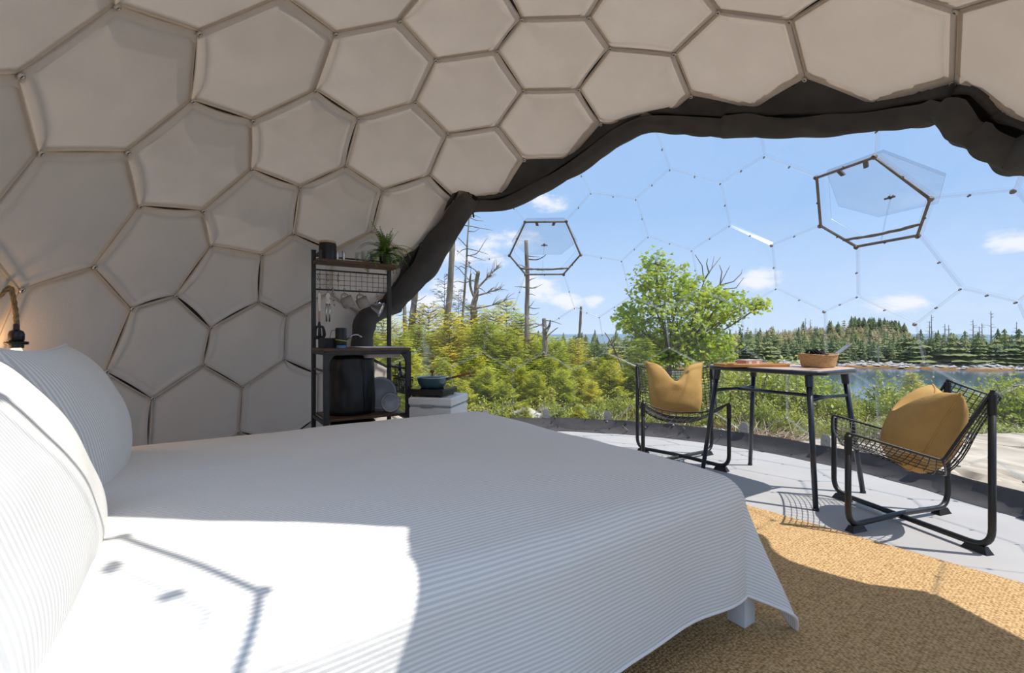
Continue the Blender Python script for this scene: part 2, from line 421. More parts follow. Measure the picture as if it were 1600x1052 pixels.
# clear honeycomb wall
wall = root('wall_front', loc=tuple(DC)); wall['label'] = 'clear plastic honeycomb dome wall with flanged cells and small bolts'
CLEAR_ALL = [i for i in UP if i in CLEAR or i in OPENING]
cedges = {}
for i in CLEAR_ALL:
    ks, P, c, n = face_frame(i); N = len(ks)
    for e in range(N): cedges.setdefault(tuple(sorted((ks[e], ks[(e + 1) % N]))), []).append(i)
    if i in WINDOWS: continue
    ins = [p + (c - p).normalized() * 0.008 for p in P]
    m = MB(); lo = 0.002 - DC[2]
    inner = []
    rows = [[c + (q - c) * k - n * 0.012 * (1 - k * k) for q in ins] for k in (0.5,)]
    V = list(ins) + rows[0] + [c - n * 0.012]
    F = [(j, (j + 1) % N, N + (j + 1) % N, N + j) for j in range(N)] + [(N + j, N + (j + 1) % N, 2 * N) for j in range(N)]
    m.add(V, F); nf = len(m.f)
    V2 = list(ins) + [q * (1 + 0.024 / DR) for q in ins]
    m.add(V2, [(j, (j + 1) % N, N + (j + 1) % N, N + j) for j in range(N)])
    me = bpy.data.meshes.new('clear_panel'); me.from_pydata([tuple(v) for v in m.v], [], m.f)
    me.materials.append(M_clear); me.materials.append(M_flange)
    for k, pl in enumerate(me.polygons): pl.material_index = 1 if k >= nf else 0; pl.use_smooth = k < nf
    if min(v[2] for v in m.v) < lo:
        bm = bmesh.new(); bm.from_mesh(me)
        bmesh.ops.bisect_plane(bm, geom=bm.verts[:] + bm.edges[:] + bm.faces[:], plane_co=(0, 0, lo), plane_no=(0, 0, -1), clear_outer=True)
        bm.to_mesh(me); bm.free()
    o = bpy.data.objects.new('clear_panel', me); COL.objects.link(o); o.parent = wall
sm = bb = None
bolt = MB(); bolt.lathe([(0.0035, -0.004), (0.0055, -0.003), (0.0055, 0.004), (0.0045, 0.006), (0.0045, 0.012)], n=10)
conn = MB(); conn.lathe([(0.006, -0.006), (0.011, -0.004), (0.0115, 0.004), (0.008, 0.010), (0.006, 0.014)], n=12)
bob = cob = None; cverts = {}
for (a, b), fs in cedges.items():
    A, B = Vector(GDIR[a] * DR), Vector(GDIR[b] * DR); mid = (A + B) / 2
    if min(A.z, B.z) + DC[2] < 0.02 or any(f in OPENING for f in fs): continue
    up = mid.normalized(); d = B - A; d.normalize(); s = d.cross(up).normalized()
    m = MB(); h = 0.0055; A2 = A + d * 0.014; B2 = B - d * 0.014
    ring = lambda p: [p + s * h - up * .002, p + s * h * .6 - up * .006, p - s * h * .6 - up * .006, p - s * h - up * .002, p - s * h + up * .004, p + s * h + up * .004]
    m.loft([ring(A2), ring(B2)], True, True)
    m.build('seam_strip', M_seam, wall)
    cverts[a] = cverts[b] = 1
    if bob is None: bob = o = bolt.build('bolt', M_bolt, wall, auto=True)
    else: o = bob.copy(); COL.objects.link(o)
    o.location = mid - up * 0.006; o.rotation_euler = (-up).to_track_quat('Z', 'Y').to_euler()
for q, k in enumerate(sorted(cverts)):
    p = Vector(GDIR[k] * (DR - 0.008))
    src = conn if random.Random(k).random() < .4 else bolt
    if src is conn:
        if cob is None: cob = o = conn.build('connector', M_conn, wall, auto=True)
        else: o = cob.copy(); COL.objects.link(o)
    else: o = bob.copy(); COL.objects.link(o)
    o.location = p; o.rotation_euler = (-p).to_track_quat('Z', 'Y').to_euler()

# opening windows in the clear wall
def hatch(i, name, tilt, hinge_edge, strap=True):
    ks, P, c, n = face_frame(i); N = len(ks)
    w = root(name, loc=tuple(DC)); out = -n
    top = hinge_edge
    P = P[top:] + P[:top]                                              # edge P[0]-P[1] carries the hinges
    def ringp(k, d): return [c + (p - c) * k + out * d for p in P]
    m = MB(); m.tube([p for p in ringp(0.975, -0.006)], 0.0095, 6, False, True)
    for p in ringp(0.985, -.008): m.lathe([(0.0135, -0.008), (0.0135, 0.008)], p, 8, n)
    m.build('gasket', M_gasket, w, auto=True)
    m = MB(); m.loft([ringp(0.955, -0.004) , ringp(0.945, 0.05), ringp(0.86, 0.055)], True)
    m.build('flanged_frame', M_flange, w)
    m = MB(); m.tube(ringp(0.86, 0.056), 0.003, 5, False, True); m.build('frame_bead', M_seam, w)
    a, b = ringp(0.93, 0.07)[:2]; ax = (b - a).normalized(); R = Matrix.Rotation(tilt, 3, ax)
    fp = [a + R @ (p - a) for p in ringp(0.93, 0.07)]
    fo = [p + (R @ out) * 0.02 for p in fp]
    m = MB(); m.loft([fp, fo], True); m.add(fo, [tuple(range(N))]); m.build('open_pane', glass('hatch_sheet', (0.80, 0.84, 0.88), 0.06, 0.04, haze=0.05), w)
    m = MB(); m.tube(fp, 0.0026, 5, False, True); m.build('pane_rim', M_seam, w)
    h = MB()
    for t in (0.25, 0.75):
        q = a.lerp(b, t) - n * -0.012; q2 = c - a.lerp(b, t); q2 = (q2 - n * q2.dot(n)).normalized()
        V = [q + ax * sx + q2 * sy + n * sz for sz in (0, .012) for sx, sy in ((-.012, .01), (.012, .01), (.012, .05), (-.012, .05))]
        h.add(V, [(3, 2, 1, 0), (4, 5, 6, 7), (0, 1, 5, 4), (1, 2, 6, 5), (2, 3, 7, 6), (3, 0, 4, 7)])
    h.build('hinge', M_bolt, w)
    lo = (fp[3] + fp[4]) / 2; fc = sum(fp, Vector()) / N
    k = MB(); q = fc.lerp(lo, .35); k.lathe([(0.010, -0.012), (0.012, 0.0), (0.012, 0.012)], q, 8, n); k.tube([q - ax * .03 + n * .012, q + ax * .03 + n * .012], 0.006, 6); k.build('handle', M_bolt, w, auto=True)
    lowmid = (ringp(0.93, 0)[3] + ringp(0.93, 0)[4]) / 2
    st = MB(); st.tube([lowmid + ax * .02, (q + lowmid) / 2 + ax * .012, q], 0.005, 6); st.build('stay', M_seam, w)
    if strap:                                                          # rubber seal hanging loose across the bottom
        Pl = ringp(0.955, -0.012); s0 = Pl[3].lerp(Pl[2], .34); s1 = Pl[4].lerp(Pl[5 % N], .34)
        pts = [s0.lerp(s1, t / 14) + n * .006 + Vector((0, 0, .005 * noise.noise(Vector((t * .6, i, 0))) - .010 * math.sin(PI * t / 14))) for t in range(15)]
        m = MB(); m.tube(pts, [.009 + .004 * noise.noise(Vector((t * .9, 3, i))) for t in range(15)], 6); m.build('loose_seal', M_gasket, w, smooth=True)
    return w
def top_edge(i):
    ks, P, c, n = face_frame(i); return max(range(len(P)), key=lambda e: (P[e].z + P[(e + 1) % len(P)].z) + 0.35 * (P[e].x + P[(e + 1) % len(P)].x) * 0)
def upper_left_edge(i):
    ks, P, c, n = face_frame(i); return min(range(len(P)), key=lambda e: -(P[e].z + P[(e + 1) % len(P)].z) + 0.25 * ((P[e].x + P[(e + 1) % len(P)].x) - (P[e].y + P[(e + 1) % len(P)].y) * .8))
hatch(101, 'window_3', -0.5, top_edge(101))['label'] = 'open hexagonal roof window in the widened opening behind the bed'
hatch(10, 'window_1', -0.42, top_edge(10))['label'] = 'small open hexagonal window low in the clear wall, left of the maple'
hatch(88, 'window_2', -0.38, upper_left_edge(88))['label'] = 'open hexagonal window in the clear wall above the table'

# floor, ground ring skirt, brackets
m = MB(); m.lathe([(2.49, -0.03), (2.49, 0.0)], n=96); fo = m.build('floor', M_floor); fo.location = (DC[0], DC[1], 0); tag(fo, kind='structure')
rings = [[], [], [], [], []]
for k in range(241):
    a = 2 * PI * k / 240; e = Vector((math.cos(a), math.sin(a), 0)); f1 = noise.noise(Vector((k * .21, 0, 0))); f2 = noise.noise(Vector((k * .5, 4, 0)))
    for r, (rr, z) in zip(rings, ((2.492, .115 + .012 * f1), (2.484, .10 + .012 * f1), (2.462 + .012 * f2, .055), (2.425 + .02 * f1, .016 + .008 * max(0, f2)), (2.385 + .03 * f1, .003))):
        r.append(Vector((DC[0], DC[1], 0)) + e * rr + Vector((0, 0, z)))
m = MB(); m.loft([[r[k] for r in rings] for k in range(241)], False)
tag(m.build('baseboard_round', M_skirt, smooth=True), kind='structure')['label'] = 'dark grey cloth skirt around the floor edge'
br = None
an = [math.atan2(q.y - DC[1], q.x - DC[0]) for q in (on_dome(949, 668), on_dome(1050, 673), on_dome(1162, 690), on_dome(1290, 706))]
step = (an[0] - an[3]) / 3
tr = root('trim_1', loc=(DC[0], DC[1], 0)); tr['label'] = 'grey metal base plates standing around the foot of the clear wall'
for k in range(-3, 8):
    a = an[0] - step * k
    m = MB(); z0, z1 = -0.02, 0.20; w = .034
    prof = [(-w, z0), (w, z0), (w, z1 - .025), (w * .6, z1), (-w * .6, z1), (-w, z1 - .025)]
    m.loft([[Vector((x, y, z)) for x, z in prof] for y in (-.004, .004)], True, True)
    m.lathe([(.006, 0), (.006, .01)], (0, .004, z1 - .05), 8, (0, 1, 0))
    if br is None: br = o = m.build('base_plate', M_bracket, tr)
    else: o = br.copy(); COL.objects.link(o)
    o.location = (math.cos(a) * 2.50, math.sin(a) * 2.50, 0); o.rotation_euler = (0, 0, a + PI / 2)

# rolled blackout curtain along the edge of the liner
cur = thing('rolled_curtain', 'long dark grey blackout curtain rolled and tied along the edge of the cloth liner', 'curtain', (DC[0], DC[1], 0))
off = Vector((DC[0], DC[1], 0))
def smooth_path(P, n):
    P = [Vector(p) for p in P]; out = []
    for i in range(len(P) - 1):
        p0 = P[max(i - 1, 0)]; p1 = P[i]; p2 = P[i + 1]; p3 = P[min(i + 2, len(P) - 1)]
        for j in range(n):
            t = j / n
            out.append(0.5 * ((2 * p1) + (p2 - p0) * t + (2 * p0 - 5 * p1 + 4 * p2 - p3) * t * t + (3 * p1 - p0 - 3 * p2 + p3) * t ** 3))
    out.append(P[-1]); return out
LSET = set(LINER) - OPENING
def curtain_run(pts, name, rad, sheetw, seed):
    P = smooth_path(pts, 9); n = len(P); V = []; F = []; ns = 16
    for i, p in enumerate(P):
        p = p - off
        t = (P[min(i + 1, n - 1)] - P[max(i - 1, 0)]).normalized()
        rd = (p - Vector((0, 0, DC[2]))).normalized(); up = rd.cross(t).normalized()
        if up.dot(Vector((-.4, -.6, 2.1)) - p) < 0: up = -up
        f = i / (n - 1); r = rad(f); pin = min(1, .6 + 7 * min(f, 1 - f))
        r *= pin; sw = sheetw(f)
        cen = p + up * (r * .95)
        row = []
        w = .02
        while w < .62:                                                 # the flat cloth reaches just past the edge of the liner cells
            q = p + up * w - Vector((0, 0, DC[2])); q.normalize()
            if int(np.argmax(HDIR @ np.array(q))) in LSET: break
            w += .015
        sw = max(w + .045, r * 2.2)
        mid = r * 1.9
        prof = [(sw, 2.491), (mid + (sw - mid) * .75, 2.487), (mid + (sw - mid) * .5, 2.48), (mid + (sw - mid) * .2, 2.468), (mid, 2.458)]
        for w, rr in prof:
            q = p + up * w; q = (q - Vector((0, 0, DC[2]))).normalized() * (rr - .014 * abs(noise.noise(Vector((i * .33, w * 9, seed)))) * (1 if rr < 2.49 else 0)) + Vector((0, 0, DC[2])); row.append(q)
        for k in range(12):
            a = math.radians(60 - k * 30)
            fold = 1 + .26 * noise.noise(Vector((i * .11 + k * .55, k * .5, seed))) + .10 * math.sin(k * 2.1 + i * .28 + seed)
            row.append(cen + (-rd * math.cos(a) * .85 * -1 + up * math.sin(a)) * r * fold)
        V += row
    m = MB(); c = len(V) // n
    F = [(i * c + j, i * c + j + 1, (i + 1) * c + j + 1, (i + 1) * c + j) for i in range(n - 1) for j in range(c - 1)]
    m.add(V, F); return m.build(name, M_curtain, cur, smooth=True)
RC = 2.40
A = [on_dome(u, v, RC) for u, v in ((612, 492), (642, 466), (668, 437), (692, 405), (716, 368), (738, 327), (748, 312))]
Bp = [on_dome(u, v, RC) for u, v in ((724, 336), (745, 330), (790, 326), (850, 301), (895, 275), (935, 250), (980, 220), (1015, 204), (1060, 207), (1110, 209), (1160, 210), (1200, 211), (1260, 210), (1330, 207), (1400, 199), (1450, 193), (1476, 189), (1502, 182))]
Cp = [on_dome(u, v, RC) for u, v in ((1452, 172), (1476, 190), (1494, 212), (1520, 231), (1560, 250), (1600, 271))]
Cp += [off + (Vector(q) - off - Vector((0, 0, DC[2]))).normalized() * RC + Vector((0, 0, DC[2])) for q in ((2.09, 1.70, 1.60), (2.16, 1.53, 1.40), (2.196, 1.387, 1.241), (2.18, 1.21, 1.107), (2.24, 1.1, .85), (2.30, 1.02, .45), (2.32, .98, .1))]
curtain_run(A, 'rolled_section', lambda f: .07 + .045 * math.sin(PI * f), lambda f: .36, 1)
curtain_run(Bp, 'rolled_section', lambda f: .045 + .02 * math.sin(PI * min(1, f * 1.3)) + (.012 if f > .55 else 0), lambda f: .26 + .12 * f, 2)
curtain_run(Cp, 'rolled_section', lambda f: .075, lambda f: .34, 3)
for (u, v, w) in ((738, 326, .14), (1477, 190, .26)):
    b = on_dome(u, v, 2.385) - off; t = on_dome(u + (12 if u > 1000 else -18), v - (60 if u > 1000 else 14), 2.452) - off
    m = MB(); pts = [t, t.lerp(b, .5) - (t.lerp(b, .5)).normalized() * .012, b, b + Vector((0, .012, -.012))] + ([b + Vector((.012, 0, -.07))] if u < 1000 else [])
    m.tube(pts, .008, 6); m.build('tie_strap', M_back, cur)
he = smooth_path([on_dome(625, 482, 2.40), on_dome(597, 487, 2.36), on_dome(573, 500, 2.34), on_dome(566, 535, 2.36), on_dome(567, 580, 2.40), on_dome(568, 630, 2.42), on_dome(568, 672, 2.42)], 5)
m = MB(); m.tube([p - off for p in he], [.035 + .055 * min(1, i / 10) * (1 + .2 * noise.noise(Vector((i * .4, 7, 0)))) for i in range(len(he))], 12); m.build('hanging_end', M_curtain, cur, smooth=True)
# ---------------------------------------------------------------- rug
M_rug = bpy.data.materials.new('jute'); M_rug.use_nodes = True
def _rug():
    nt = M_rug.node_tree; N = nt.nodes; L = nt.links; b = N['Principled BSDF']; b.inputs['Roughness'].default_value = 0.9; b.inputs['Specular IOR Level'].default_value = 0.1
    tc = N.new('ShaderNodeTexCoord'); mp = N.new('ShaderNodeMapping'); mp.inputs['Scale'].default_value = (95, 165, 95); L.new(tc.outputs['Object'], mp.inputs[0])
    v = N.new('ShaderNodeTexVoronoi'); v.inputs['Scale'].default_value = 1.0; v.inputs['Randomness'].default_value = 0.65; L.new(mp.outputs[0], v.inputs['Vector'])
    n = N.new('ShaderNodeTexNoise'); n.inputs['Scale'].default_value = 60; n.inputs['Detail'].default_value = 4; L.new(tc.outputs['Object'], n.inputs[0])
    r = N.new('ShaderNodeValToRGB'); e = r.color_ramp.elements; e[0].position = .1; e[0].color = (0.80, 0.55, 0.28, 1); e[1].position = .75; e[1].color = (0.36, 0.20, 0.08, 1)
    a = N.new('ShaderNodeMath'); a.operation = 'MULTIPLY_ADD'; a.inputs[1].default_value = 0.75; L.new(n.outputs['Fac'], a.inputs[0]); 
    sb = N.new('ShaderNodeMath'); sb.operation = 'SUBTRACT'; sb.inputs[1].default_value = 0.42; L.new(v.outputs['Distance'], sb.inputs[0]); L.new(sb.outputs[0], a.inputs[2])
    L.new(a.outputs[0], r.inputs[0]); L.new(r.outputs[0], b.inputs['Base Color'])
    bp = N.new('ShaderNodeBump'); bp.inputs['Strength'].default_value = 0.9; bp.inputs['Distance'].default_value = 0.006; bp.invert = True; L.new(v.outputs['Distance'], bp.inputs['Height']); L.new(bp.outputs[0], b.inputs['Normal'])
_rug()
ra = Vector((.61, -.7924, 0)); rn = Vector((-.7924, -.61, 0)); r0 = Vector((1.355, 2.501, 0))
rcen = r0 + ra * .40 + rn * .98
m = MB(); m.box((0, 0, .006), (2.55, 1.96, .012), 0, .004)
rg = m.build('jute_rug', M_rug, auto=True, loc=rcen); rg.rotation_euler = (0, 0, math.atan2(ra.y, ra.x))
tag(rg, 'large coarse woven tan jute rug under the bed on the grey floor', 'rug')

# ---------------------------------------------------------------- bed
M_white = mat('white_paint', (0.78, 0.78, 0.77), 0.45, var=0.04, vscale=30)
M_mattress = mat('mattress_cloth', (0.75, 0.74, 0.72), 0.9, var=0.05)
M_duvet = striped('striped_cotton', (0.90, 0.87, 0.82), (0.71, 0.69, 0.655), 0.0105)
M_pillow = striped('striped_pillowcase', (0.90, 0.87, 0.82), (0.69, 0.67, 0.64), 0.0095)
BX = Vector((-.565, .825, 0)); BRZ = math.atan2(.825, -.565)
bed = thing('bed', 'low white framed double bed under a striped duvet', 'bed', (.72, 1.50, 0), BRZ)
for x in (.002, 1.60):
    for y in (-.032, 1.90):
        m = MB(); m.box((x, y, .11 + .006), (.062, .062, .208), 0, .004); m.build('leg', M_white, bed, auto=True)
for x in (.05, 1.585):
    m = MB(); m.box((x, .96, .245), (.03, 1.86, .09), 0, .004); m.build('side_rail', M_white, bed, auto=True)
for y in (.035, 1.885):
    m = MB(); m.box((.818, y, .245), (1.5, .03, .09), 0, .004); m.build('end_rail', M_white, bed, auto=True)
m = MB(); m.box((.82, .96, .36), (1.52, 1.80, .16), 0, .04); m.build('mattress', M_mattress, bed, auto=True)
duv = thing('duvet', 'white duvet with thin grey stripes spread over the bed and hanging to the rug', 'duvet', (.72, 1.50, 0), BRZ)
def duvet():
    r = .085; X0, X1, Y0, Y1 = -.035 + r, 1.70 - r, -.05 + r, 1.96; hang = .41; TOP = .49
    A = list(np.concatenate([np.linspace(X0 - hang, X0, 34)[:-1], np.linspace(X0, X1, 46)[:-1], np.linspace(X1, X1 + .38, 16)]))
    Bq = list(np.concatenate([np.linspace(Y0 - hang, Y0, 34)[:-1], np.linspace(Y0, Y1, 50)]))
    V = []; UV = []
    for a in A:
        for b in Bq:
            qx = min(0, a - X0) + max(0, a - X1); qy = min(0, b - Y0)
            cx = min(max(a, X0), X1); cy = max(b, Y0); L = math.hypot(qx, qy)
            fx = (cx - X0) / (X1 - X0); fy = (cy - Y0) / (Y1 - Y0)
            crown = .045 * (1 - abs(2 * fx - 1) ** 3) * min(1, fy * 2.2 + .15)
            wr = .010 * noise.noise(Vector((a * 1.7, b * 1.3, 0))) + .005 * noise.noise(Vector((a * 5, b * 3.2, 2))) + .003 * abs(noise.noise(Vector((a * 3.1 + b * 6, b * 3 - a * 2, 9))))
            z = TOP + crown + wr; x, y = cx, cy
            if L > 0:
                dx, dy = qx / L, qy / L; diag = abs(2 * dx * dy)
                if L < r * PI / 2: h = r * math.sin(L / r); drop = r * (1 - math.cos(L / r))
                else:
                    e = L - r * PI / 2; h = r + e * (.03 + .34 * diag ** 1.5); drop = r + e * (.985 - .075 * diag)
                k = min(1, drop / .3)
                t = b if abs(dx) > abs(dy) else a
                w = .010 * k * math.sin(t * 11 + 1.2 * math.sin(t * 5)) + .014 * k * noise.noise(Vector((t * 4, L * 1.5, 5)))
                ang = math.atan2(dy, dx); w += .022 * k * diag * math.sin(ang * 9)
                h += w; x = cx + dx * h; y = cy + dy * h; z = TOP + (crown + wr) * max(0, 1 - L / .2) - drop
                z = max(z, .016 + .01 * abs(noise.noise(Vector((a * 9, b * 9, 1)))))
            V.append((x, y, z)); UV.append((b, a + .002 * noise.noise(Vector((a * 3, b * 4, 0)))))
    n = len(Bq); F = [(i * n + j, (i + 1) * n + j, (i + 1) * n + j + 1, i * n + j + 1) for i in range(len(A) - 1) for j in range(n - 1)]
    F = [f[::-1] for f in F] if False else F
    m = MB(); m.add(V, F); o = m.build('cover', M_duvet, duv, smooth=True); set_uv(o, UV)
    hem = MB(); idx = [(0, j) for j in range(len(Bq) - 1, -1, -1)] + [(i, 0) for i in range(1, len(A))]
    hem.tube([Vector(V[i * n + j]) for i, j in idx], .0055, 5); ho = hem.build('hem', M_duvet, duv, smooth=True); set_uv(ho, [(0, 0.0085)] * len(hem.v))
    so = o.modifiers.new('thick', 'SOLIDIFY'); so.thickness = .006; so.offset = -1
duvet()
def pillow_mesh(hx, hy, T, seed, chop=0.0, ears=0.0, nx=40, ny=30):
    """plump cushion lying in the xy plane; returns verts, faces, uvs"""
    V = []; F = []; UV = []
    for side in (1, -1):
        o = len(V)
        for i in range(nx + 1):
            for j in range(ny + 1):
                u = -1 + 2 * i / nx; v = -1 + 2 * j / ny
                u = math.sin(u * PI / 2) * .35 + u * .65; v = math.sin(v * PI / 2) * .35 + v * .65
                x = hx * u * (1 - (.07 + ears) * (1 - v * v)); y = hy * v * (1 - (.08 + ears) * (1 - u * u))
                e = max(0, (1 - u * u)) * max(0, (1 - v * v))
                if chop:
                    fz = max(0, -v) ** 2 * u * u; x *= 1 - .26 * fz; y += .20 * hy * fz
                z = T * e ** (.34 if chop else .42) * (1 - .12 * abs(u * v))
                z += .05 * T * noise.noise(Vector((u * 2.2, v * 2.2, seed + side))) * min(1, e * 3)
                cr = (abs(u) ** 4 * abs(v) ** 4); z *= 1 - .5 * cr
                if chop:
                    c = math.exp(-(u / .34) ** 2) * max(0, (v + .2) / 1.2) ** 1.5
                    y -= chop * c * hy; z *= 1 + .25 * c
                V.append(Vector((x, y, side * z))); UV.append((v * hy, u * hx))
        for i in range(nx):
            for j in range(ny):
                a = o + i * (ny + 1) + j; q = (a, a + ny + 1, a + ny + 2, a + 1); F.append(q if side > 0 else q[::-1])
    return V, F, UV
def seam_loop(V, nx, ny):
    n1 = ny + 1
    return [V[i * n1] for i in range(nx + 1)] + [V[nx * n1 + j] for j in range(1, ny + 1)] + [V[i * n1 + ny] for i in range(nx - 1, -1, -1)] + [V[j] for j in range(ny - 1, 0, -1)]
def bed_pillow(name, label, cx, cy, cz, tilt, hx, hy, T, seed, yaw=0.0):
    p = thing(name, label, 'pillow', Vector((.72, 1.5, 0)) + Matrix.Rotation(BRZ, 3, 'Z') @ Vector((cx, cy, cz)), BRZ + yaw)
    V, F, UV = pillow_mesh(hx, hy, T, seed)
    R = Matrix.Rotation(PI / 2 - tilt, 3, 'X')
    m = MB(); m.add([R @ v for v in V], F); o = m.build('pillowcase', M_pillow, p, smooth=True); set_uv(o, UV)
    s = MB(); s.tube([R @ v for v in seam_loop(V, 40, 30)], .004, 5, False, True); so = s.build('piping', M_pillow, p, smooth=True); set_uv(so, [(0, 0.008)] * len(s.v))
    return p
bed_pillow('pillow', 'plump striped pillow upright at the bed head, nearest, half in sunlight', .36, 1.722, .680, .42, .37, .245, .100, 1)
bed_pillow('pillow', 'plump striped pillow leaning at the bed head beyond the sunlit pillow, under the rope lamp', 1.10, 1.745, .680, .31, .37, .245, .125, 4)

# ---------------------------------------------------------------- table
M_navy = mat('navy_metal', (0.018, 0.026, 0.042), 0.35, 0.0, var=0.2, coat=0.2)
M_ttop = mat('table_laminate', (0.62, 0.43, 0.30), 0.45, var=0.12, vscale=4, stretch=(2, 22, 2))
TA = Vector((.854, .52, 0)); TB = Vector((-.52, .854, 0)); TRZ = math.atan2(.52, .854)
tab = thing('table', 'small table with pale wood top, navy rim and splayed navy legs', 'table', (1.69, 2.965, 0), TRZ)
def rrect(hx, hy, r, k=6):
    out = []
    for a, b, st in ((1, 1, 0), (-1, 1, 1), (-1, -1, 2), (1, -1, 3)):
        for j in range(k + 1):
            an = PI / 2 * (st + j / k); out.append((a * (hx - r) + r * math.cos(an), b * (hy - r) + r * math.sin(an)))
    return out
TOPZ = .752
m = MB(); O = rrect(.275, .365, .13, 8)
def offs(k): return [(x * (1 - k / .275), y * (1 - k / .365)) for x, y in O]
m.loft([[Vector((x, y, TOPZ - .002)) for x, y in offs(.006)], [Vector((x, y, TOPZ)) for x, y in offs(.008)]], True); m.add([Vector((x, y, TOPZ)) for x, y in offs(.008)], [tuple(range(len(O)))])
m.build('tabletop', M_ttop, tab)
m = MB(); m.loft([[Vector((x, y, z)) for x, y in offs(k)] for k, z in ((.03, TOPZ - .03), (.008, TOPZ - .028), (0, TOPZ - .020), (0, TOPZ - .008), (.006, TOPZ - .001), (.0065, TOPZ - .004))], True, False)
m.add([Vector((x, y, TOPZ - .03)) for x, y in offs(.03)], [tuple(reversed(range(len(O))))]); m.build('table_rim', M_navy, tab, smooth=True)
legs = {}
for sx in (-1, 1):
    for sy in (-1, 1):
        a = Vector((sx * .205, sy * .285, TOPZ - .03)); b = Vector((sx * .275, sy * .355, 0)); legs[(sx, sy)] = (a, b)
        m = MB(); m.tube([a, b + (a - b) * .004], [.0155, .0135], 12); o = m.build('leg', M_navy, tab, smooth=True)
        c = MB(); c.tube([a + Vector((0, 0, .002)), a + (b - a) * .09], [.021, .020], 12); c.build('leg_socket', M_navy, o, auto=True)
        f = MB(); f.lathe([(.015, 0), (.016, .004), (.0145, .014)], b, 12); f.build('foot_cap', M_navy, o, auto=True)
mids = []
for sy in (-1, 1):
    p, q = legs[(-1, sy)], legs[(1, sy)]; t = .19
    A_, B_ = p[0].lerp(p[1], t), q[0].lerp(q[1], t); m = MB(); m.tube([A_, A_.lerp(B_, .5) + Vector((0, -sy * .03, 0)), B_], .0105, 10); m.build('crossbar', M_navy, tab, smooth=True); mids.append(A_.lerp(B_, .5) + Vector((0, -sy * .03, 0)))
m = MB(); m.tube([mids[0], mids[1]], .0105, 10); m.build('stretcher', M_navy, tab, smooth=True)
TW = lambda x, y, z: Vector((1.69, 2.965, 0)) + TA * x + TB * y + Vector((0, 0, z))
TR = TRZ
# things on the table
M_board = mat('orange_wood', (0.62, 0.30, 0.085), 0.5, var=0.2, vscale=10, stretch=(1, 8, 1))
M_pink = mat('pink_card', (0.72, 0.30, 0.24), 0.6, var=0.1); M_paper = mat('white_card', (0.80, 0.76, 0.70), 0.6, var=0.05)
def from_px(u, v, z): return fl(u, v, z)
b0 = Vector((1.50, 2.93, TOPZ)) 
bd = thing('wooden_tray', 'long flat orange wooden tray lying on the left half of the table', 'tray', b0, .12)
m = MB(); m.box((0, 0, .005), (.43, .13, .009), 0, .002); m.build('tray_base', M_board, bd, auto=True)
for y in (-.062, .062):
    m = MB(); m.box((0, y, .0145), (.43, .010, .012), 0, .002); m.build('tray_rim', M_board, bd, auto=True)
for x in (-.21, .21):
    m = MB(); m.box((x, 0, .0145), (.010, .112, .012), 0, .002); m.build('tray_rim', M_board, bd, auto=True)
pk = thing('card_packet', 'small pink and white card packet lying on the wooden tray', 'packet', b0 + Vector((-.01, .0, .0095)), .3)
m = MB(); m.box((0, 0, .0155), (.125, .075, .029), 0, .002); m.build('packet_body', M_pink, pk, auto=True)
m = MB(); m.box((0, 0, .0315), (.127, .077, .002)); m.build('packet_top', M_paper, pk)
for x in (-.03, .03):
    m = MB(); m.box((x, -.0382, .017), (.022, .001, .016)); m.build('packet_patch', M_paper, pk)
M_basket = mat('woven_tan', (0.66, 0.40, 0.19), 0.75, var=0.3, vscale=60, bump=0.8, bscale=160, stretch=(1, 1, 2.5))
M_black = mat('black_plastic', (0.012, 0.012, 0.013), 0.4, var=0.3); M_cloth = mat('black_cloth', (0.008, 0.008, 0.009), 0.9, var=0.4, bump=0.5)
bc = Vector((1.88, 2.865, TOPZ))
bs = thing('woven_basket', 'oval tan woven bread basket on the right end of the table', 'basket', bc, .22)
def oval(hx, hy, z, n=36, wob=0.0): return [Vector((hx * math.cos(2 * PI * k / n), hy * math.sin(2 * PI * k / n), z + wob * math.cos(4 * PI * k / n))) for k in range(n)]
m = MB(); m.loft([oval(.085, .055, .0015), oval(.100, .068, .004)] + [oval(.103 + .017 * t + (.0016 if q % 2 else 0), .071 + .014 * t + (.0016 if q % 2 else 0), .006 + .070 * t, 36, .004 * t) for q, t in enumerate(np.linspace(0, 1, 15))] + [oval(.113, .079, .078, 36, .004), oval(.098, .065, .010)], True, True)
m.build('basket_body', M_basket, bs, smooth=True)
m = MB(); m.tube([p + Vector((0, 0, 0)) for p in oval(.119, .0845, .078, 36, .004)], .0045, 6, False, True); m.build('basket_rim', M_basket, bs, smooth=True)
st = MB()
for q in range(7):
    for dx in (0.0,):
        a = -.62; st.box((.121 * math.cos(a) * (.88 + .02 * q), .0865 * math.sin(a) * (.88 + .02 * q) - .001, .012 + q * .0095), (.012, .006, .0055), -.9)
st.build('dark_stitching', M_black, bs)
cl = thing('black_napkin', 'crumpled black cloth napkin lying inside the woven basket', 'napkin', bc + Vector((-.01, 0, .035)), .22)
m = MB(); g = 14
V = [Vector((-.075 + .15 * i / g, -.045 + .09 * j / g, .03 + .032 * noise.noise(Vector((i * .55, j * .6, 3))) + .028 * math.sin(PI * i / g) * math.sin(PI * j / g))) for i in range(g + 1) for j in range(g + 1)]
m.add(V, [(i * (g + 1) + j, (i + 1) * (g + 1) + j, (i + 1) * (g + 1) + j + 1, i * (g + 1) + j + 1) for i in range(g) for j in range(g)])
o = m.build('cloth', M_cloth, cl, smooth=True); sf = o.modifiers.new('t', 'SOLIDIFY'); sf.thickness = .004
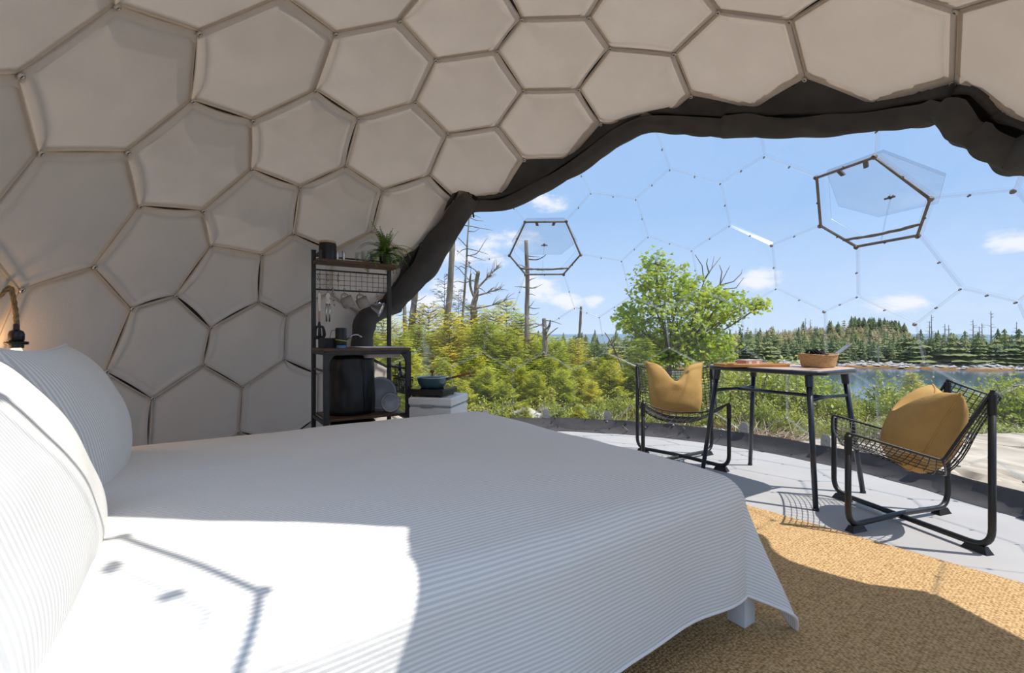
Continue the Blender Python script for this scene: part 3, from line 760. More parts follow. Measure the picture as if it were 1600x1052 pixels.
for q in range(3):
    m = MB(); m.tube([Vector((-.05 + q * .035 + .02 * math.cos(t), .02 * math.sin(t), .06 + .01 * math.sin(2 * t + q))) for t in np.linspace(0, 2 * PI, 14)], .006, 6, False, True); m.build('cloth_fold', M_cloth, cl, smooth=True)
M_steel = mat('steel', (0.62, 0.62, 0.63), 0.25, 1.0, var=0.1); M_greypl = mat('grey_plastic', (0.30, 0.32, 0.34), 0.4, var=0.1)
tg = thing('serving_tongs', 'grey metal serving tongs leaning out of the woven basket', 'tongs', bc + Vector((.04, .0, .012)), .10)
for dy in (-.008, .008):
    m = MB(); a = Vector((.01, dy * 1.4, .022)); b = Vector((.165, dy * .6, .128)); d = (b - a).normalized(); s = Vector((0, 1, 0)); n = d.cross(s)
    rr = lambda p, w, h: [p + s * w + n * h, p - s * w + n * h, p - s * w - n * h, p + s * w - n * h]
    m.loft([rr(a, .010, .002), rr(a.lerp(b, .3), .007, .003), rr(b, .010, .004)], True, True); m.build('arm', M_greypl, tg)
m = MB(); m.lathe([(.006, -.014), (.007, 0), (.006, .014)], b, 10, (0, 1, 0)); m.build('hinge', mat('tan_cap', (.55, .36, .22), .6), tg)

# ---------------------------------------------------------------- wire basket chairs
M_blk = mat('black_metal', (0.013, 0.0125, 0.0125), 0.42, 0.0, var=0.2, coat=0.1)
M_must = mat('mustard_linen', (0.52, 0.32, 0.115), 0.9, var=0.12, vscale=14, bump=0.18, bscale=160, spec=0.15)
def chair(label, loc, rz):
    ch = thing('wire_chair', label, 'chair', loc, rz, None)
    W = .288; D = .503; FZ = .475; BZ = .705; J = (.344, .388)
    for s in (1, -1):
        z = .030 if s > 0 else .030
        pa = Vector((-W * s, 0, FZ - .006)); pb = Vector((-W * s, 0, z)); pc = Vector((W * s, D, z)); pd = Vector((W * s, D, BZ - .02))
        path = fillet([pa, pb, pb.lerp(pc, .5) + Vector((0, 0, .0 if s > 0 else .012)), pc, pd], .085, 7)
        m = MB(); m.tube(path, .0135, 12); o = m.build('leg_frame', M_blk, ch, smooth=True)
        for q, tow in ((pb, pc), (pc, pb)):
            d = (tow - q); d.z = 0; d.normalize(); c = q + d * .055; f = MB()
            sd = Vector((-d.y, d.x, 0)); V = []
            for zz, L, w in ((.0, .05, .022), (.012, .044, .017), (.030, .034, .012)):
                V.append([Vector((c.x, c.y, zz)) + d * a * L + sd * b * w for a, b in ((1, 1), (-1, 1), (-1, -1), (1, -1))])
            f.loft(V, True, True); f.build('foot_pad', M_blk, o)
        for q, zt in ((pa, FZ), (pd, BZ)):
            c = MB(); c.tube([Vector((q.x, q.y, zt - .10)), Vector((q.x, q.y, zt - .012))], .0160, 10); c.build('post_sleeve', M_blk, o, auto=True)
            c = MB(); c.tube([Vector((q.x, q.y, zt - .02)), Vector((q.x, q.y, zt + .006))], .0075, 8); c.build('post_pin', M_blk, o, auto=True)
    prof = [(0.0, FZ), J, (D, BZ)]
    for s in (-1, 1):
        m = MB(); m.tube(fillet([(s * W, -.012, FZ - .012), (s * W, .012, FZ)] + [(s * W, y, z) for y, z in prof[1:]] + [(s * W, D + .008, BZ + .004)], .014, 3), .0062, 8); m.build('side_rail', M_blk, ch, smooth=True)
    # hammock of wires: stations along the rail, a sagging cross wire at each
    def station(t):
        if t < 1: a, b, f = prof[0], prof[1], t
        else: a, b, f = prof[1], prof[2], t - 1
        y = a[0] + (b[0] - a[0]) * f; z = a[1] + (b[1] - a[1]) * f
        n1 = Vector((prof[1][1] - prof[0][1], -(prof[1][0] - prof[0][0]))).normalized(); n2 = Vector((prof[2][1] - prof[1][1], -(prof[2][0] - prof[1][0]))).normalized()
        k = min(1, max(0, (t - .75) / .5)); n = n1.lerp(n2, k).normalized()
        dep = .10 + .025 * math.exp(-((t - 1) / .35) ** 2) - (.03 if t < .06 else 0)
        return y, z, n, dep
    def point(t, x):
        y, z, n, dep = station(t); s = dep * (1 - abs(x / W) ** 2.6); return Vector((x, y + n.x * s, z + n.y * s))
    xs = [W * q for q in (-1, -.97, -.92, -.84, -.72, -.55, -.35, -.12, .12, .35, .55, .72, .84, .92, .97, 1)]
    wm = MB(); bars = MB()
    for k in range(0, 33):
        t = k / 16
        (bars if k in (0, 16, 32) else wm).tube([point(t, x) for x in xs], .0048 if k in (0, 16, 32) else .0021, 5)
    for x in (-.95, -.88, -.79, -.68, -.54, -.38, -.22, -.07, .07, .22, .38, .54, .68, .79, .88, .95):
        wm.tube([point(t, W * x) for t in np.linspace(0, 2, 25)], .0021, 5)
    wm.build('wire_mesh', M_blk, ch, smooth=True); bars.build('cross_bar', M_blk, ch, smooth=True)
    return ch, point
def cushion(label, chairobj, x, y, z, lean, yaw, size, T, chop, roll=0.0, seed=0):
    R0 = Matrix.Rotation(chairobj.rotation_euler.z, 3, 'Z')
    c = thing('cushion', label, 'cushion', chairobj.location + R0 @ Vector((x, y, z)), chairobj.rotation_euler.z + yaw)
    V, F, UV = pillow_mesh(size, size, T, seed, chop, .035, 36, 36)
    R = Matrix.Rotation(PI / 2 - lean, 3, 'X') @ Matrix.Rotation(roll, 3, 'Z')
    m = MB(); m.add([R @ v for v in V], F); m.build('cover', M_must, c, smooth=True)
    s = MB(); s.tube([R @ v for v in seam_loop(V, 36, 36)], .0045, 5, False, True); s.build('piping', M_must, c, smooth=True)
    return c
FL = Vector((.925, 3.34, 0)); FR = Vector((1.515, 3.23, 0)); cdir = (FR - FL).normalized()
ch1, _ = chair('black wire basket chair standing behind the bed, left of the table, with a mustard cushion', (FL + FR) / 2, math.atan2(cdir.y, cdir.x))
NL = Vector((1.613, 2.24, 0)); RL = Vector((1.891, 2.741, 0)); cd2 = (NL - RL).normalized()
ch2, _ = chair('black wire basket chair on the right, seen from its side, in front of the rock', (NL + RL) / 2, math.atan2(cd2.y, cd2.x))
cushion('mustard cushion with a dented top sitting in the far wire chair left of the table', ch1, -.02, .315, .535, .30, 0, .215, .095, .66, 0, 2)
cushion('mustard cushion with pointed corners sitting in the right wire chair', ch2, .0, .335, .475, .40, -.02, .23, .14, .68, .0, 5)
# ---------------------------------------------------------------- kitchen rack
M_rack = mat('rack_metal', (0.045, 0.045, 0.047), 0.5, 0.2, var=0.2)
M_walnut = mat('dark_wood', (0.125, 0.065, 0.035), 0.5, var=0.45, vscale=6, stretch=(1.5, 14, 14))
M_mug = mat('grey_stoneware', (0.34, 0.32, 0.29), 0.5, var=0.12, vscale=40)
M_enamel = mat('enamel', (0.52, 0.54, 0.56), 0.3, var=0.06); M_sink = mat('beige_basin', (0.58, 0.46, 0.40), 0.5, var=0.1)
M_bag = mat('black_vinyl', (0.010, 0.010, 0.011), 0.38, var=0.3, vscale=6, bump=0.5, bscale=9)
M_yellow = mat('yellow_band', (0.75, 0.72, 0.05), 0.5); M_blue = mat('blue_cap', (0.12, 0.30, 0.55), 0.35); M_wht = mat('white_plastic', (0.80, 0.80, 0.78), 0.4, var=0.03)
M_light = mat('light_wood', (0.55, 0.40, 0.26), 0.55, var=0.2, vscale=12, stretch=(1, 9, 9))
M_glassware = glass('glassware', (0.93, 0.94, 0.94), 0.10, 0.03, haze=0.03)
KO = Vector((-1.403, 3.30, 0)); KX = Vector((.8336, .5523, 0)); KY = Vector((-.5523, .8336, 0)); KRZ = math.atan2(.5523, .8336)
def KW(x, y, z=0): return KO + KX * x + KY * y + Vector((0, 0, z))
def kx(u, y):
    r = (u - 800) / FPX; p = KO + KY * y
    return (r * p.y - p.x) / (KX.x - r * KX.y)
rack = thing('kitchen_rack', 'black metal kitchen rack with dark wood shelves against the dome wall', 'rack', KO, KRZ)
W = .545
for x in (0, W):
    m = MB(); m.box((x, 0, .7725), (.028, .028, 1.545), 0, .003); o = m.build('post', M_rack, rack, auto=True)
    c = MB(); c.box((x, 0, 1.548), (.03, .03, .006)); c.build('post_cap', M_black, o)
for x in (0, W):
    m = MB(); m.box((x, -.40, .42), (.034, .030, .84), 0, .003); m.build('leg', M_rack, rack, auto=True)
    s = 1 if x == 0 else -1
    g = MB(); pts = [Vector((x + s * .017, -.40, .83))] + [Vector((x + s * (.017 + .07 * (1 - math.cos(t))), -.40, .83 - .09 * (1 - math.sin(t)))) for t in np.linspace(0, PI / 2, 7)]
    pf = [(x + s * .015, .828)] + [(x + s * (.016 + .07 - .07 * math.cos(t)), .828 - .08 + .08 * math.sin(t)) for t in np.linspace(0, PI / 2, 8)]
    g.loft([[Vector((a, y, b)) for a, b in pf] for y in (-.412, -.388)], True, True); g.build('corner_bracket', M_rack, rack)
for y in (-.40, 0):
    m = MB(); m.box((W / 2, y, .832), (W, .024, .024)); m.build('counter_rail', M_rack, rack)
for x in (0, W):
    m = MB(); m.box((x, -.20, .832), (.024, .40, .024)); m.build('counter_rail', M_rack, rack)
    m = MB(); m.box((x, -.20, .715), (.012, .38, .012)); m.build('side_bar', M_rack, rack)
    m = MB(); m.box((x, -.20, .38), (.02, .38, .02)); m.build('side_bar', M_rack, rack)
m = MB(); m.box((W / 2, -.20, .853), (W + .03, .43, .018), 0, .002); m.build('counter_board', M_walnut, rack, auto=True)
m = MB(); m.box((W / 2, -.20, .398), (W - .03, .38, .016), 0, .002); m.build('lower_board', M_walnut, rack, auto=True)
m = MB(); m.box((W / 2 + .01, -.085, 1.461), (W + .035, .19, .020), 0, .002); m.build('top_board', M_walnut, rack, auto=True)
for x in (.012, W + .032):
    e = MB(); e.box((x, -.175, 1.487), (.016, .014, .085)); e.box((x, -.09, 1.515), (.012, .17, .012)); e.build('shelf_end', M_rack, rack)
m = MB(); m.tube([(0, .002, 1.512), (W, .002, 1.512)], .006, 6); m.build('back_rail', M_rack, rack)
for z in (1.415, 1.275):
    m = MB(); m.box((W / 2, -.002, z), (W, .011, .011)); m.build('grid_rail', M_rack, rack)
g = MB()
for q in range(1, 13): g.tube([(W * q / 13, -.004, 1.272), (W * q / 13, -.004, 1.418)], .0016, 5)
for z in (1.312, 1.348, 1.384): g.tube([(0, -.005, z), (W, -.005, z)], .0016, 5)
g.build('wire_grid', M_rack, rack)
# things on the top shelf
SZ = 1.4711
x = kx(512, -.09); p = thing('black_canister', 'black lidded canister at the left end of the top rack shelf', 'canister', KW(x, -.09, SZ), KRZ)
m = MB(); m.lathe([(.050, 0), (.057, .004), (.0585, .015), (.0585, .108), (.055, .118), (.050, .121)], n=28); m.build('jar', mat('black_ceramic', (.012, .012, .013), .35, var=.2), p, auto=True)
m = MB(); m.lathe([(.052, .119), (.0555, .121), (.0555, .131), (.053, .134)], n=28); m.build('lid', M_light, p, auto=True)
for u, h, lb in ((527, .072, 'small steel shaker beside the black canister, nearer to it'), (537, .074, 'second small steel shaker, next to the drinking glasses')):
    p = thing('steel_shaker', lb, 'shaker', KW(kx(u, -.11), -.11, SZ), KRZ, 'steel shakers on the top shelf')
    m = MB(); m.lathe([(.0105, 0), (.0112, .002), (.0112, h * .72), (.0105, h * .73)], n=14); m.build('shaker_body', M_steel, p, auto=True)
    m = MB(); m.lathe([(.0113, h * .73), (.0113, h * .95), (.009, h)], n=14); m.build('shaker_cap', M_steel, p, auto=True)
def tumbler(u, y, lb):
    p = thing('drinking_glass', lb, 'glass', KW(kx(u, y), y, SZ), KRZ, 'glasses on the top shelf')
    m = MB(); m.lathe([(.024, 0), (.030, .012), (.0385, .045), (.037, .068), (.032, .085), (.0305, .085), (.0355, .067), (.0368, .046), (.0285, .014), (.001, .006)], n=24, caps=False); m.add([(.024 * math.cos(2 * PI * k / 24), .024 * math.sin(2 * PI * k / 24), 0) for k in range(24)], [tuple(reversed(range(24)))])
    m.build('bowl', M_glassware, p, smooth=True)
    m = MB(); m.tube([(.0312 * math.cos(2 * PI * k / 20), .0312 * math.sin(2 * PI * k / 20), .085) for k in range(20)], .0011, 4, False, True); m.build('rim', M_glassware, p)
tumbler(563, -.05, 'stemless drinking glass on the top shelf, leftmost of the three glasses'); tumbler(572, -.12, 'stemless drinking glass on the top shelf, middle of the three glasses'); tumbler(586, -.09, 'stemless drinking glass on the top shelf, beside the fern pot')
p = thing('potted_fern', 'bushy green fern in a dark pot at the right end of the top shelf', 'plant', KW(kx(601, -.10), -.10, SZ), KRZ)
m = MB(); m.lathe([(.030, 0), (.033, .003), (.041, .072), (.043, .074), (.043, .082), (.038, .082), (.036, .070), (.001, .068)], n=24, caps=False); m.add([(.03 * math.cos(2 * PI * k / 24), .03 * math.sin(2 * PI * k / 24), 0) for k in range(24)], [tuple(reversed(range(24)))])
m.build('pot', M_black, p, auto=True)
M_fern = mat('fern_leaf', (0.17, 0.30, 0.055), 0.5, col2=(0.06, 0.14, 0.02), vscale=12, transl=0.3)
m = MB(); rr = random.Random(3)
for q in range(54):
    a = q * 2.399 + rr.uniform(-.2, .2); L = rr.uniform(.16, .27); lift = rr.uniform(.25, 1.35) if q > 12 else rr.uniform(1.15, 1.5)
    d = Vector((math.cos(a), math.sin(a), 0)); pts = []
    pos = Vector((0, 0, .07)); ang = lift
    for s in range(9):
        pts.append(pos.copy()); pos += (d * math.cos(ang) + Vector((0, 0, 1)) * math.sin(ang)) * L / 8; ang -= (.30 if q > 12 else .06) * rr.uniform(.7, 1.2)
    m.tube(pts, .0011, 3, False)
    for s in range(1, 9):
        t = (pts[s] - pts[s - 1]).normalized(); sd = t.cross(Vector((0, 0, 1)))
        sd = sd.normalized() if sd.length > .01 else Vector((1, 0, 0)); w = .034 * math.sin(PI * min(.97, s / 9 + .12)) + .004
        for e in (-1, 1):
            for hh in (0, .5):
                o = pts[s].lerp(pts[s - 1], hh); tip = o + sd * e * w + t * w * .35 - Vector((0, 0, .004)); m.add([o - t * .004, tip, o + t * .006], [(0, 1, 2)])
m.build('fronds', M_fern, p)
# hooks and hanging utensils
def shook(u, z=1.275, y=-.012, big=False):
    h = .05; p = thing('s_hook', 'black wire hook hanging on the rack grid', 'hook', KW(kx(u, y), y, z), KRZ + .5, 'wire hooks on the rack grid')
    m = MB(); P = [(math.cos(t) * .009, 0, .006 + math.sin(t) * .009) for t in np.linspace(-.3, PI, 8)] + [(-.002, 0, -.012)] + [(math.cos(t) * .009, 0, -.026 + math.sin(t) * .009) for t in np.linspace(PI, 2 * PI + .6, 8)]
    P = [(a * 1.0, b, c) for a, b, c in P]; m.tube(P, .0016, 5); m.build('wire', M_black, p, smooth=True)
for u in (498, 512, 528): shook(u, 1.372)
for u in (499.5, 512.5, 520, 538, 562, 589): shook(u)
hz = 1.245
p = thing('slotted_spoon', 'slotted spoon with steel and wood handle and black head hanging on the rack', 'spoon', KW(kx(499, -.02), -.02, hz), KRZ)
m = MB(); m.loft([[Vector((a * w, b * .0025, z)) for a, b in ((1, 1), (-1, 1), (-1, -1), (1, -1))] for z, w in ((.004, .006), (-.01, .010), (-.08, .008), (-.13, .006))], True, True); m.build('handle', M_steel, p)
m = MB(); m.tube([(0, 0, -.125), (0, 0, -.205)], [.0075, .006], 8); m.build('grip', M_light, p, smooth=True)
m = MB(); m.tube([(0, 0, -.20), (0, 0, -.232)], [.007, .012], 8)
for sx in (-1, 0, 1): m.loft([[Vector((sx * w * .72 + a * w * .26, b * .004 - .012 * (1 - sx * sx * .5) * f, z)) for a, b in ((1, 1), (-1, 1), (-1, -1), (1, -1))] for z, w, f in ((-.228, .018, .2), (-.255, .038, .8), (-.29, .044, 1), (-.318, .034, .7))], True, True)
m.loft([[Vector((a * w, b * .004 - .010, z)) for a, b in ((1, 1), (-1, 1), (-1, -1), (1, -1))] for z, w in ((-.228, .02), (-.245, .036))], True, True)
m.loft([[Vector((a * w, b * .004 - .009, z)) for a, b in ((1, 1), (-1, 1), (-1, -1), (1, -1))] for z, w in ((-.300, .042), (-.325, .026))], True, True)
m.build('head', M_black, p)
p = thing('can_opener', 'steel two-handled can opener hanging on the rack beside the slotted spoon', 'opener', KW(kx(512.5, -.02), -.02, hz), KRZ)
m = MB()
m.loft([[Vector((a * w, b * .004, z)) for a, b in ((1, 1), (-1, 1), (-1, -1), (1, -1))] for z, w in ((.008, .006), (-.01, .014), (-.06, .015), (-.075, .012))], True, True); m.build('jaw', M_steel, p)
for e in (-1, 1):
    m = MB(); m.tube([(e * .008, 0, -.07), (e * .012, 0, -.12), (e * .010, 0, -.20)], [.006, .0075, .0055], 8); m.build('handle', M_steel, p, smooth=True)
m = MB(); m.tube([(.008, -.012, -.03), (.055, -.014, -.045)], [.006, .004], 8); m.lathe([(.013, -.003), (.013, .003)], (0, -.009, -.04), 14, (0, 1, 0)); m.build('turn_key', M_steel, p, auto=True)
p = thing('wire_whisk', 'small steel wire tool hanging on the grid left of the mugs', 'whisk', KW(kx(520.5, -.02), -.02, hz), KRZ)
m = MB()
for q in range(4): m.tube([(0, 0, -.0)] + [(.017 * math.sin(PI * t) * math.cos(q * PI / 4), .017 * math.sin(PI * t) * math.sin(q * PI / 4), .035 - .07 * t) for t in np.linspace(0, 1, 9)], .0012, 4)
m.build('wires', M_steel, p); m = MB(); m.tube([(0, 0, -.035), (.012, 0, -.085)], [.004, .006], 8); m.build('handle', M_steel, p, smooth=True)
def mug(u, lb):
    p = thing('mug', lb, 'mug', KW(kx(u, -.03), -.03, hz), KRZ, 'mugs hanging on the rack')
    R = Matrix.Rotation(math.radians(-14), 3, 'Z') @ Matrix.Rotation(math.radians(66), 3, 'Y')
    ax = R @ Vector((0, 0, 1)); hd = Vector((0, 0, -1)); hd = (hd - ax * hd.dot(ax)).normalized()
    c = hd * .062; sub = MB()
    sub.lathe([(.001, -.040), (.030, -.040), (.039, -.032), (.0425, .0), (.0425, .043), (.0395, .043), (.0392, -.028), (.001, -.034)], c, 26, ax, False); b = sub.build('mug_body', M_mug, p, smooth=True)
    h = MB(); h.tube([c - hd * (.041 + .026 * math.sin(t)) + ax * (.024 * math.cos(t)) for t in np.linspace(0, PI, 12)], .0055, 8); h.build('handle', M_mug, p, smooth=True)
mug(537, 'grey stoneware mug hanging by its handle beside the steel opener'); mug(561, 'grey stoneware mug hanging by its handle beside the steel strainer')
p = thing('conical_strainer', 'shiny steel conical strainer hanging at the right end of the rack grid', 'strainer', KW(kx(590, -.04), -.04, hz - .02), KRZ)
ax = Vector((.75, -.35, -.35)).normalized(); m = MB(); m.lathe([(.008, -.05), (.020, -.045), (.050, .025), (.055, .028), (.053, .030), (.047, .026), (.018, -.042), (.001, -.046)], (0, 0, -.07), 28, ax, False); m.build('cone', M_steel, p, smooth=True)
m = MB(); m.tube([Vector((0, 0, -.07)) + ax * .03 + (ax.cross(Vector((0, 0, 1))).normalized() * math.cos(t) + ax.cross(ax.cross(Vector((0, 0, 1))).normalized()) * math.sin(t)) * .056 for t in np.linspace(0, 2 * PI, 26)[:-1]], .0032, 6, False, True)
m.build('rim', M_steel, p, smooth=True); m = MB(); m.tube([(0, 0, .0), (-.005, 0, -.03), (-.03, -.01, -.05)], .003, 6); m.build('hanging_loop', M_steel, p, smooth=True)
# on the counter
CZ = .8625
p = thing('black_tray_box', 'open black box standing on the left of the rack counter', 'box', KW(.10, -.12, CZ), KRZ)
for c, s in (((0, 0, .004), (.16, .13, .006)), ((0, -.063, .034), (.16, .005, .066)), ((0, .063, .034), (.16, .005, .066)), ((-.078, 0, .034), (.005, .124, .066)), ((.078, 0, .034), (.005, .124, .066))):
    m = MB(); m.box(c, s); m.build('side_panel', M_black, p)
pump = thing('water_pump', 'black electric water pump with bent metal spout and yellow band on the counter', 'pump', KW(kx(533, -.24), -.24, CZ), KRZ)
m = MB(); m.lathe([(.030, .018), (.036, .022), (.0375, .03), (.0375, .128), (.034, .136), (.001, .137)], n=26); m.build('pump_body', M_black, pump, auto=True)
m = MB(); m.lathe([(.030, 0), (.031, .018)], n=22); m.build('blue_base', M_blue, pump, auto=True)
m = MB(); m.tube([(.038 * math.cos(t), .038 * math.sin(t), .05 - .006 * math.cos(t)) for t in np.linspace(0, 2 * PI, 26)[:-1]], .0022, 5, False, True); m.build('elastic_band', M_yellow, pump)
m = MB(); m.tube(fillet([(.034, -.01, .055), (.072, -.022, .088), (.105, -.035, .090), (.125, -.045, .072)], .03, 5), .0048, 8); m.build('spout', M_steel, pump, smooth=True)
m = MB(); m.tube(fillet([(-.036, 0, .12), (-.062, .005, .12), (-.072, .01, .06), (-.095, .02, .012)], .03, 5), .0018, 5); m.build('cable', M_black, pump, smooth=True)
sk = thing('sink_basin', 'shallow beige basin set into the right half of the rack counter', 'basin', KW(.385, -.22, CZ), KRZ)
m = MB(); hx, hy = .125, .15
R_ = lambda a, b, z: [Vector((x, y, z)) for x, y in rrect(a, b, .03, 4)]
m.loft([R_(hx + .022, hy + .02, .0005), R_(hx + .022, hy + .02, .005), R_(hx, hy, .005), R_(hx - .008, hy - .008, -.06), R_(.02, .02, -.064)], True, True); m.build('rim_and_bowl', M_wht, sk, auto=True)
m = MB(); m.loft([R_(hx + .003, hy + .003, -.021), R_(hx - .004, hy - .004, -.068), R_(.03, .03, -.069)], True, True); m.build('bowl_underside', M_sink, sk, auto=True)
# below the counter
bag = thing('black_bag', 'tall black vinyl bag standing under the rack counter', 'bag', KW(.215, -.17, .4062), KRZ)
m = MB(); rings = []
for q, z in enumerate(np.linspace(0, .40, 15)):
    rings.append([Vector(((.165 + .012 * noise.noise(Vector((math.cos(a) * 2, math.sin(a) * 2, z * 7)))) * math.cos(a) * (1 - .10 * (z / .40) ** 4), (.150 + .018 * noise.noise(Vector((math.cos(a) * 3, math.sin(a) * 3, z * 5 + 4)))) * math.sin(a), z)) for a in np.linspace(0, 2 * PI, 41)[:-1]])
m.loft(rings, True, True); m.build('bag_body', M_bag, bag, smooth=True)
m = MB(); m.tube([Vector((.05 + .004 * math.sin(z * 30), -.150 - .004, z)) for z in np.linspace(.01, .39, 12)], .003, 5); m.build('seam', M_bag, bag, smooth=True)
bg2 = thing('black_bin', 'black bin standing on the floor behind the bed, beneath the rack shelf', 'bin', KW(.22, -.19, 0), KRZ)
m = MB(); m.lathe([(.12, .002), (.14, .01), (.15, .34), (.155, .345), (.15, .35), (.14, .345), (.13, .02)], n=28, caps=False); m.build('bin_body', M_bag, bg2, auto=True)
m = MB(); m.lathe([(.12, .002), (.12, .006)], n=28); m.build('bin_bottom', M_bag, bg2)
def bowl(lb, pos, r, dep, ax, name='enamel_bowl'):
    p = thing(name, lb, 'bowl', pos, 0)
    m = MB(); prof = [(.001, -dep), (r * .55, -dep), (r * .72, -dep * .9), (r * .86, -dep * .2), (r * .97, 0), (r, .002), (r * .97, .005), (r * .84, -dep * .15), (r * .68, -dep * .82), (.001, -dep * .92)]
    m.lathe(prof, n=36, axis=ax, caps=False); m.build('bowl_body', M_enamel, p, smooth=True)
    a = Vector(ax).normalized(); e = a.cross(Vector((0, 0, 1))).normalized(); g = a.cross(e)
    m = MB(); m.tube([a * .003 + (e * math.cos(t) + g * math.sin(t)) * r for t in np.linspace(0, 2 * PI, 37)[:-1]], .0026, 5, False, True); m.build('bowl_rim', mat('enamel_rim', (.10, .10, .10), .4), p, smooth=True)
vc = Vector((.30, -.93, .22))
bowl('large grey enamel bowl leaning on edge on the lower rack shelf', KW(.428, -.15, .4075 + .118), .118, .06, vc)
bowl('small grey enamel bowl leaning before the large one on the lower rack shelf', KW(.455, -.30, .4075 + .066), .068, .07, Vector((.45, -.82, .2)), 'enamel_cup')
ub = thing('utensil_basket', 'black wire basket of cutlery hooked on the right side of the rack', 'basket', KW(W + .022, -.24, .53), KRZ)
m = MB(); hx, hy, H = .032, .11, .12
for z, k in ((0.003, .86), (.05, .93), (.10, 1.0), (.118, 1.02)): m.tube([(a * hx * k, b * hy * k, z) for a, b in ((1, 1), (-1, 1), (-1, -1), (1, -1))], .0028 if z < .1 else .004, 5, False, True)
for q in range(11):
    y = -hy + 2 * hy * q / 10
    for s in (-1, 1): m.tube([(s * hx * .86, y * .86, .003), (s * hx * 1.02, y * 1.02, .118)], .0022, 4)
for q in range(4):
    x = -hx + 2 * hx * q / 3
    for s in (-1, 1): m.tube([(x * .86, s * hy * .86, .003), (x * 1.02, s * hy * 1.02, .118)], .0022, 4)
m.box((0, 0, .002), (hx * 1.72, hy * 1.72, .003)); m.build('wire_body', M_black, ub)
for y in (-.06, .06):
    m = MB(); m.tube([(-hx, y, .118), (-hx - .006, y, .185), (-hx - .020, y, .190), (-hx - .022, y, .178)], .0028, 5); m.build('hook', M_black, ub)
rr = random.Random(5)
for q in range(7):
    y = -.085 + .17 * q / 6; st = q % 3 != 1
    p = thing('cutlery_piece' , 'steel cutlery piece standing in the black wire basket' if st else 'black handled utensil standing in the black wire basket', 'cutlery', KW(W + .022 + rr.uniform(-.01, .01), -.24 + y, .536), KRZ, 'steel cutlery in the wire basket' if st else 'black utensils in the wire basket')
    L = .17 if st else .22; tx, ty = rr.uniform(-.02, .012), rr.uniform(-.03, .03)
    m = MB(); m.tube([(0, 0, 0), (tx * .6, ty * .6, L * .6)], [.003, .004], 6); m.build('handle', M_steel if st else M_black, p, smooth=True)
    m = MB(); m.tube([(tx * .6, ty * .6, L * .58), (tx * .8, ty * .8, L * .8), (tx, ty, L)], [.005, .011, .004], 8); m.build('head', M_steel if st else M_black, p, smooth=True)
# white cool box, cooktop, pan, steam
FRZ = -.245; fx = Vector((math.cos(FRZ), math.sin(FRZ), 0)); fy = Vector((-fx.y, fx.x, 0)); fc = Vector((-.405, 3.11, 0)) - fx * .155 + fy * .165
box = thing('white_cooler', 'white box fridge standing between the bed and the clear wall', 'fridge', fc, FRZ)
m = MB(); m.box((0, 0, .235), (.31, .33, .455), 0, .012); m.build('body', M_wht, box, auto=True)
m = MB(); m.box((0, 0, .498), (.318, .338, .058), 0, .012); m.build('lid', M_wht, box, auto=True)
m = MB(); m.box((0, 0, .466), (.30, .32, .008)); m.build('lid_seal', M_greypl, box)
m = MB(); m.box((-.02, -.172, .47), (.09, .012, .02), 0, .003); m.build('latch', M_greypl, box, auto=True)
for a in (-.12, .12):
    for b in (-.13, .13):
        m = MB(); m.lathe([(.014, 0), (.014, .009)], (a, b, 0), 10); m.build('foot', M_black, box)
ck = thing('induction_cooktop', 'flat black induction cooktop on top of the white box fridge', 'cooktop', fc + fx * -.035 + fy * -.02 + Vector((0, 0, .5272)), FRZ)
m = MB(); m.box((0, 0, .030), (.255, .27, .040), 0, .006); m.build('body', M_black, ck, auto=True)
m = MB(); m.box((0, 0, .0515), (.245, .26, .003)); m.build('glass_top', mat('black_glass', (.008, .008, .009), .12), ck)
for a in (-.10, .10):
    for b in (-.11, .11):
        m = MB(); m.lathe([(.010, 0), (.011, .010)], (a, b, 0), 10); m.build('foot', M_black, ck)
M_teal = mat('teal_enamel', (0.055, 0.115, 0.135), 0.3, var=0.15, coat=0.3); M_redwood = mat('red_wood', (0.26, 0.085, 0.035), 0.5, var=0.3, vscale=8, stretch=(1, 8, 8))
pan = thing('frying_pan', 'teal grey lidded pan with a red-brown wooden handle on the cooktop', 'pan', fc + fx * -.045 + fy * -.02 + Vector((0, 0, .5805)), FRZ)
m = MB(); m.lathe([(.075, 0), (.082, .003), (.098, .030), (.106, .066), (.107, .069), (.103, .069), (.094, .032), (.078, .007), (.001, .006)], n=40, caps=False); m.add([(.075 * math.cos(2 * PI * k / 40), .075 * math.sin(2 * PI * k / 40), 0) for k in range(40)], [tuple(reversed(range(40)))]); m.build('pan_body', M_teal, pan, smooth=True)
m = MB(); m.lathe([(.107, .069), (.107, .073), (.090, .080), (.055, .088), (.018, .091), (.001, .0915)], n=40, caps=False); m.build('glass_lid', M_glassware, pan, smooth=True)
m = MB(); m.tube([(.1065 * math.cos(t), .1065 * math.sin(t), .0715) for t in np.linspace(0, 2 * PI, 41)[:-1]], .0028, 6, False, True); m.build('lid_band', M_steel, pan, smooth=True)
m = MB(); m.lathe([(.006, .089), (.007, .102), (.016, .107), (.018, .115), (.013, .123), (.001, .125)], n=20); m.build('lid_knob', M_redwood, pan, auto=True)
hd = Vector((math.cos(-FRZ + .05), math.sin(-FRZ + .05) * .4, 0)).normalized()
m = MB(); m.tube([hd * .100 + Vector((0, 0, .060)), hd * .145 + Vector((0, 0, .071))], [.009, .008], 10); m.build('handle_mount', M_teal, pan, smooth=True)
m = MB(); m.tube([hd * .143 + Vector((0, 0, .0705)), hd * .20 + Vector((0, 0, .084)), hd * .275 + Vector((0, 0, .103))], [.0075, .0095, .0085], 10); m.build('handle', M_redwood, pan, smooth=True)
M_steam = glass('steam_wisp', (1, 1, 1), 0.0, 0.5, haze=0.10)
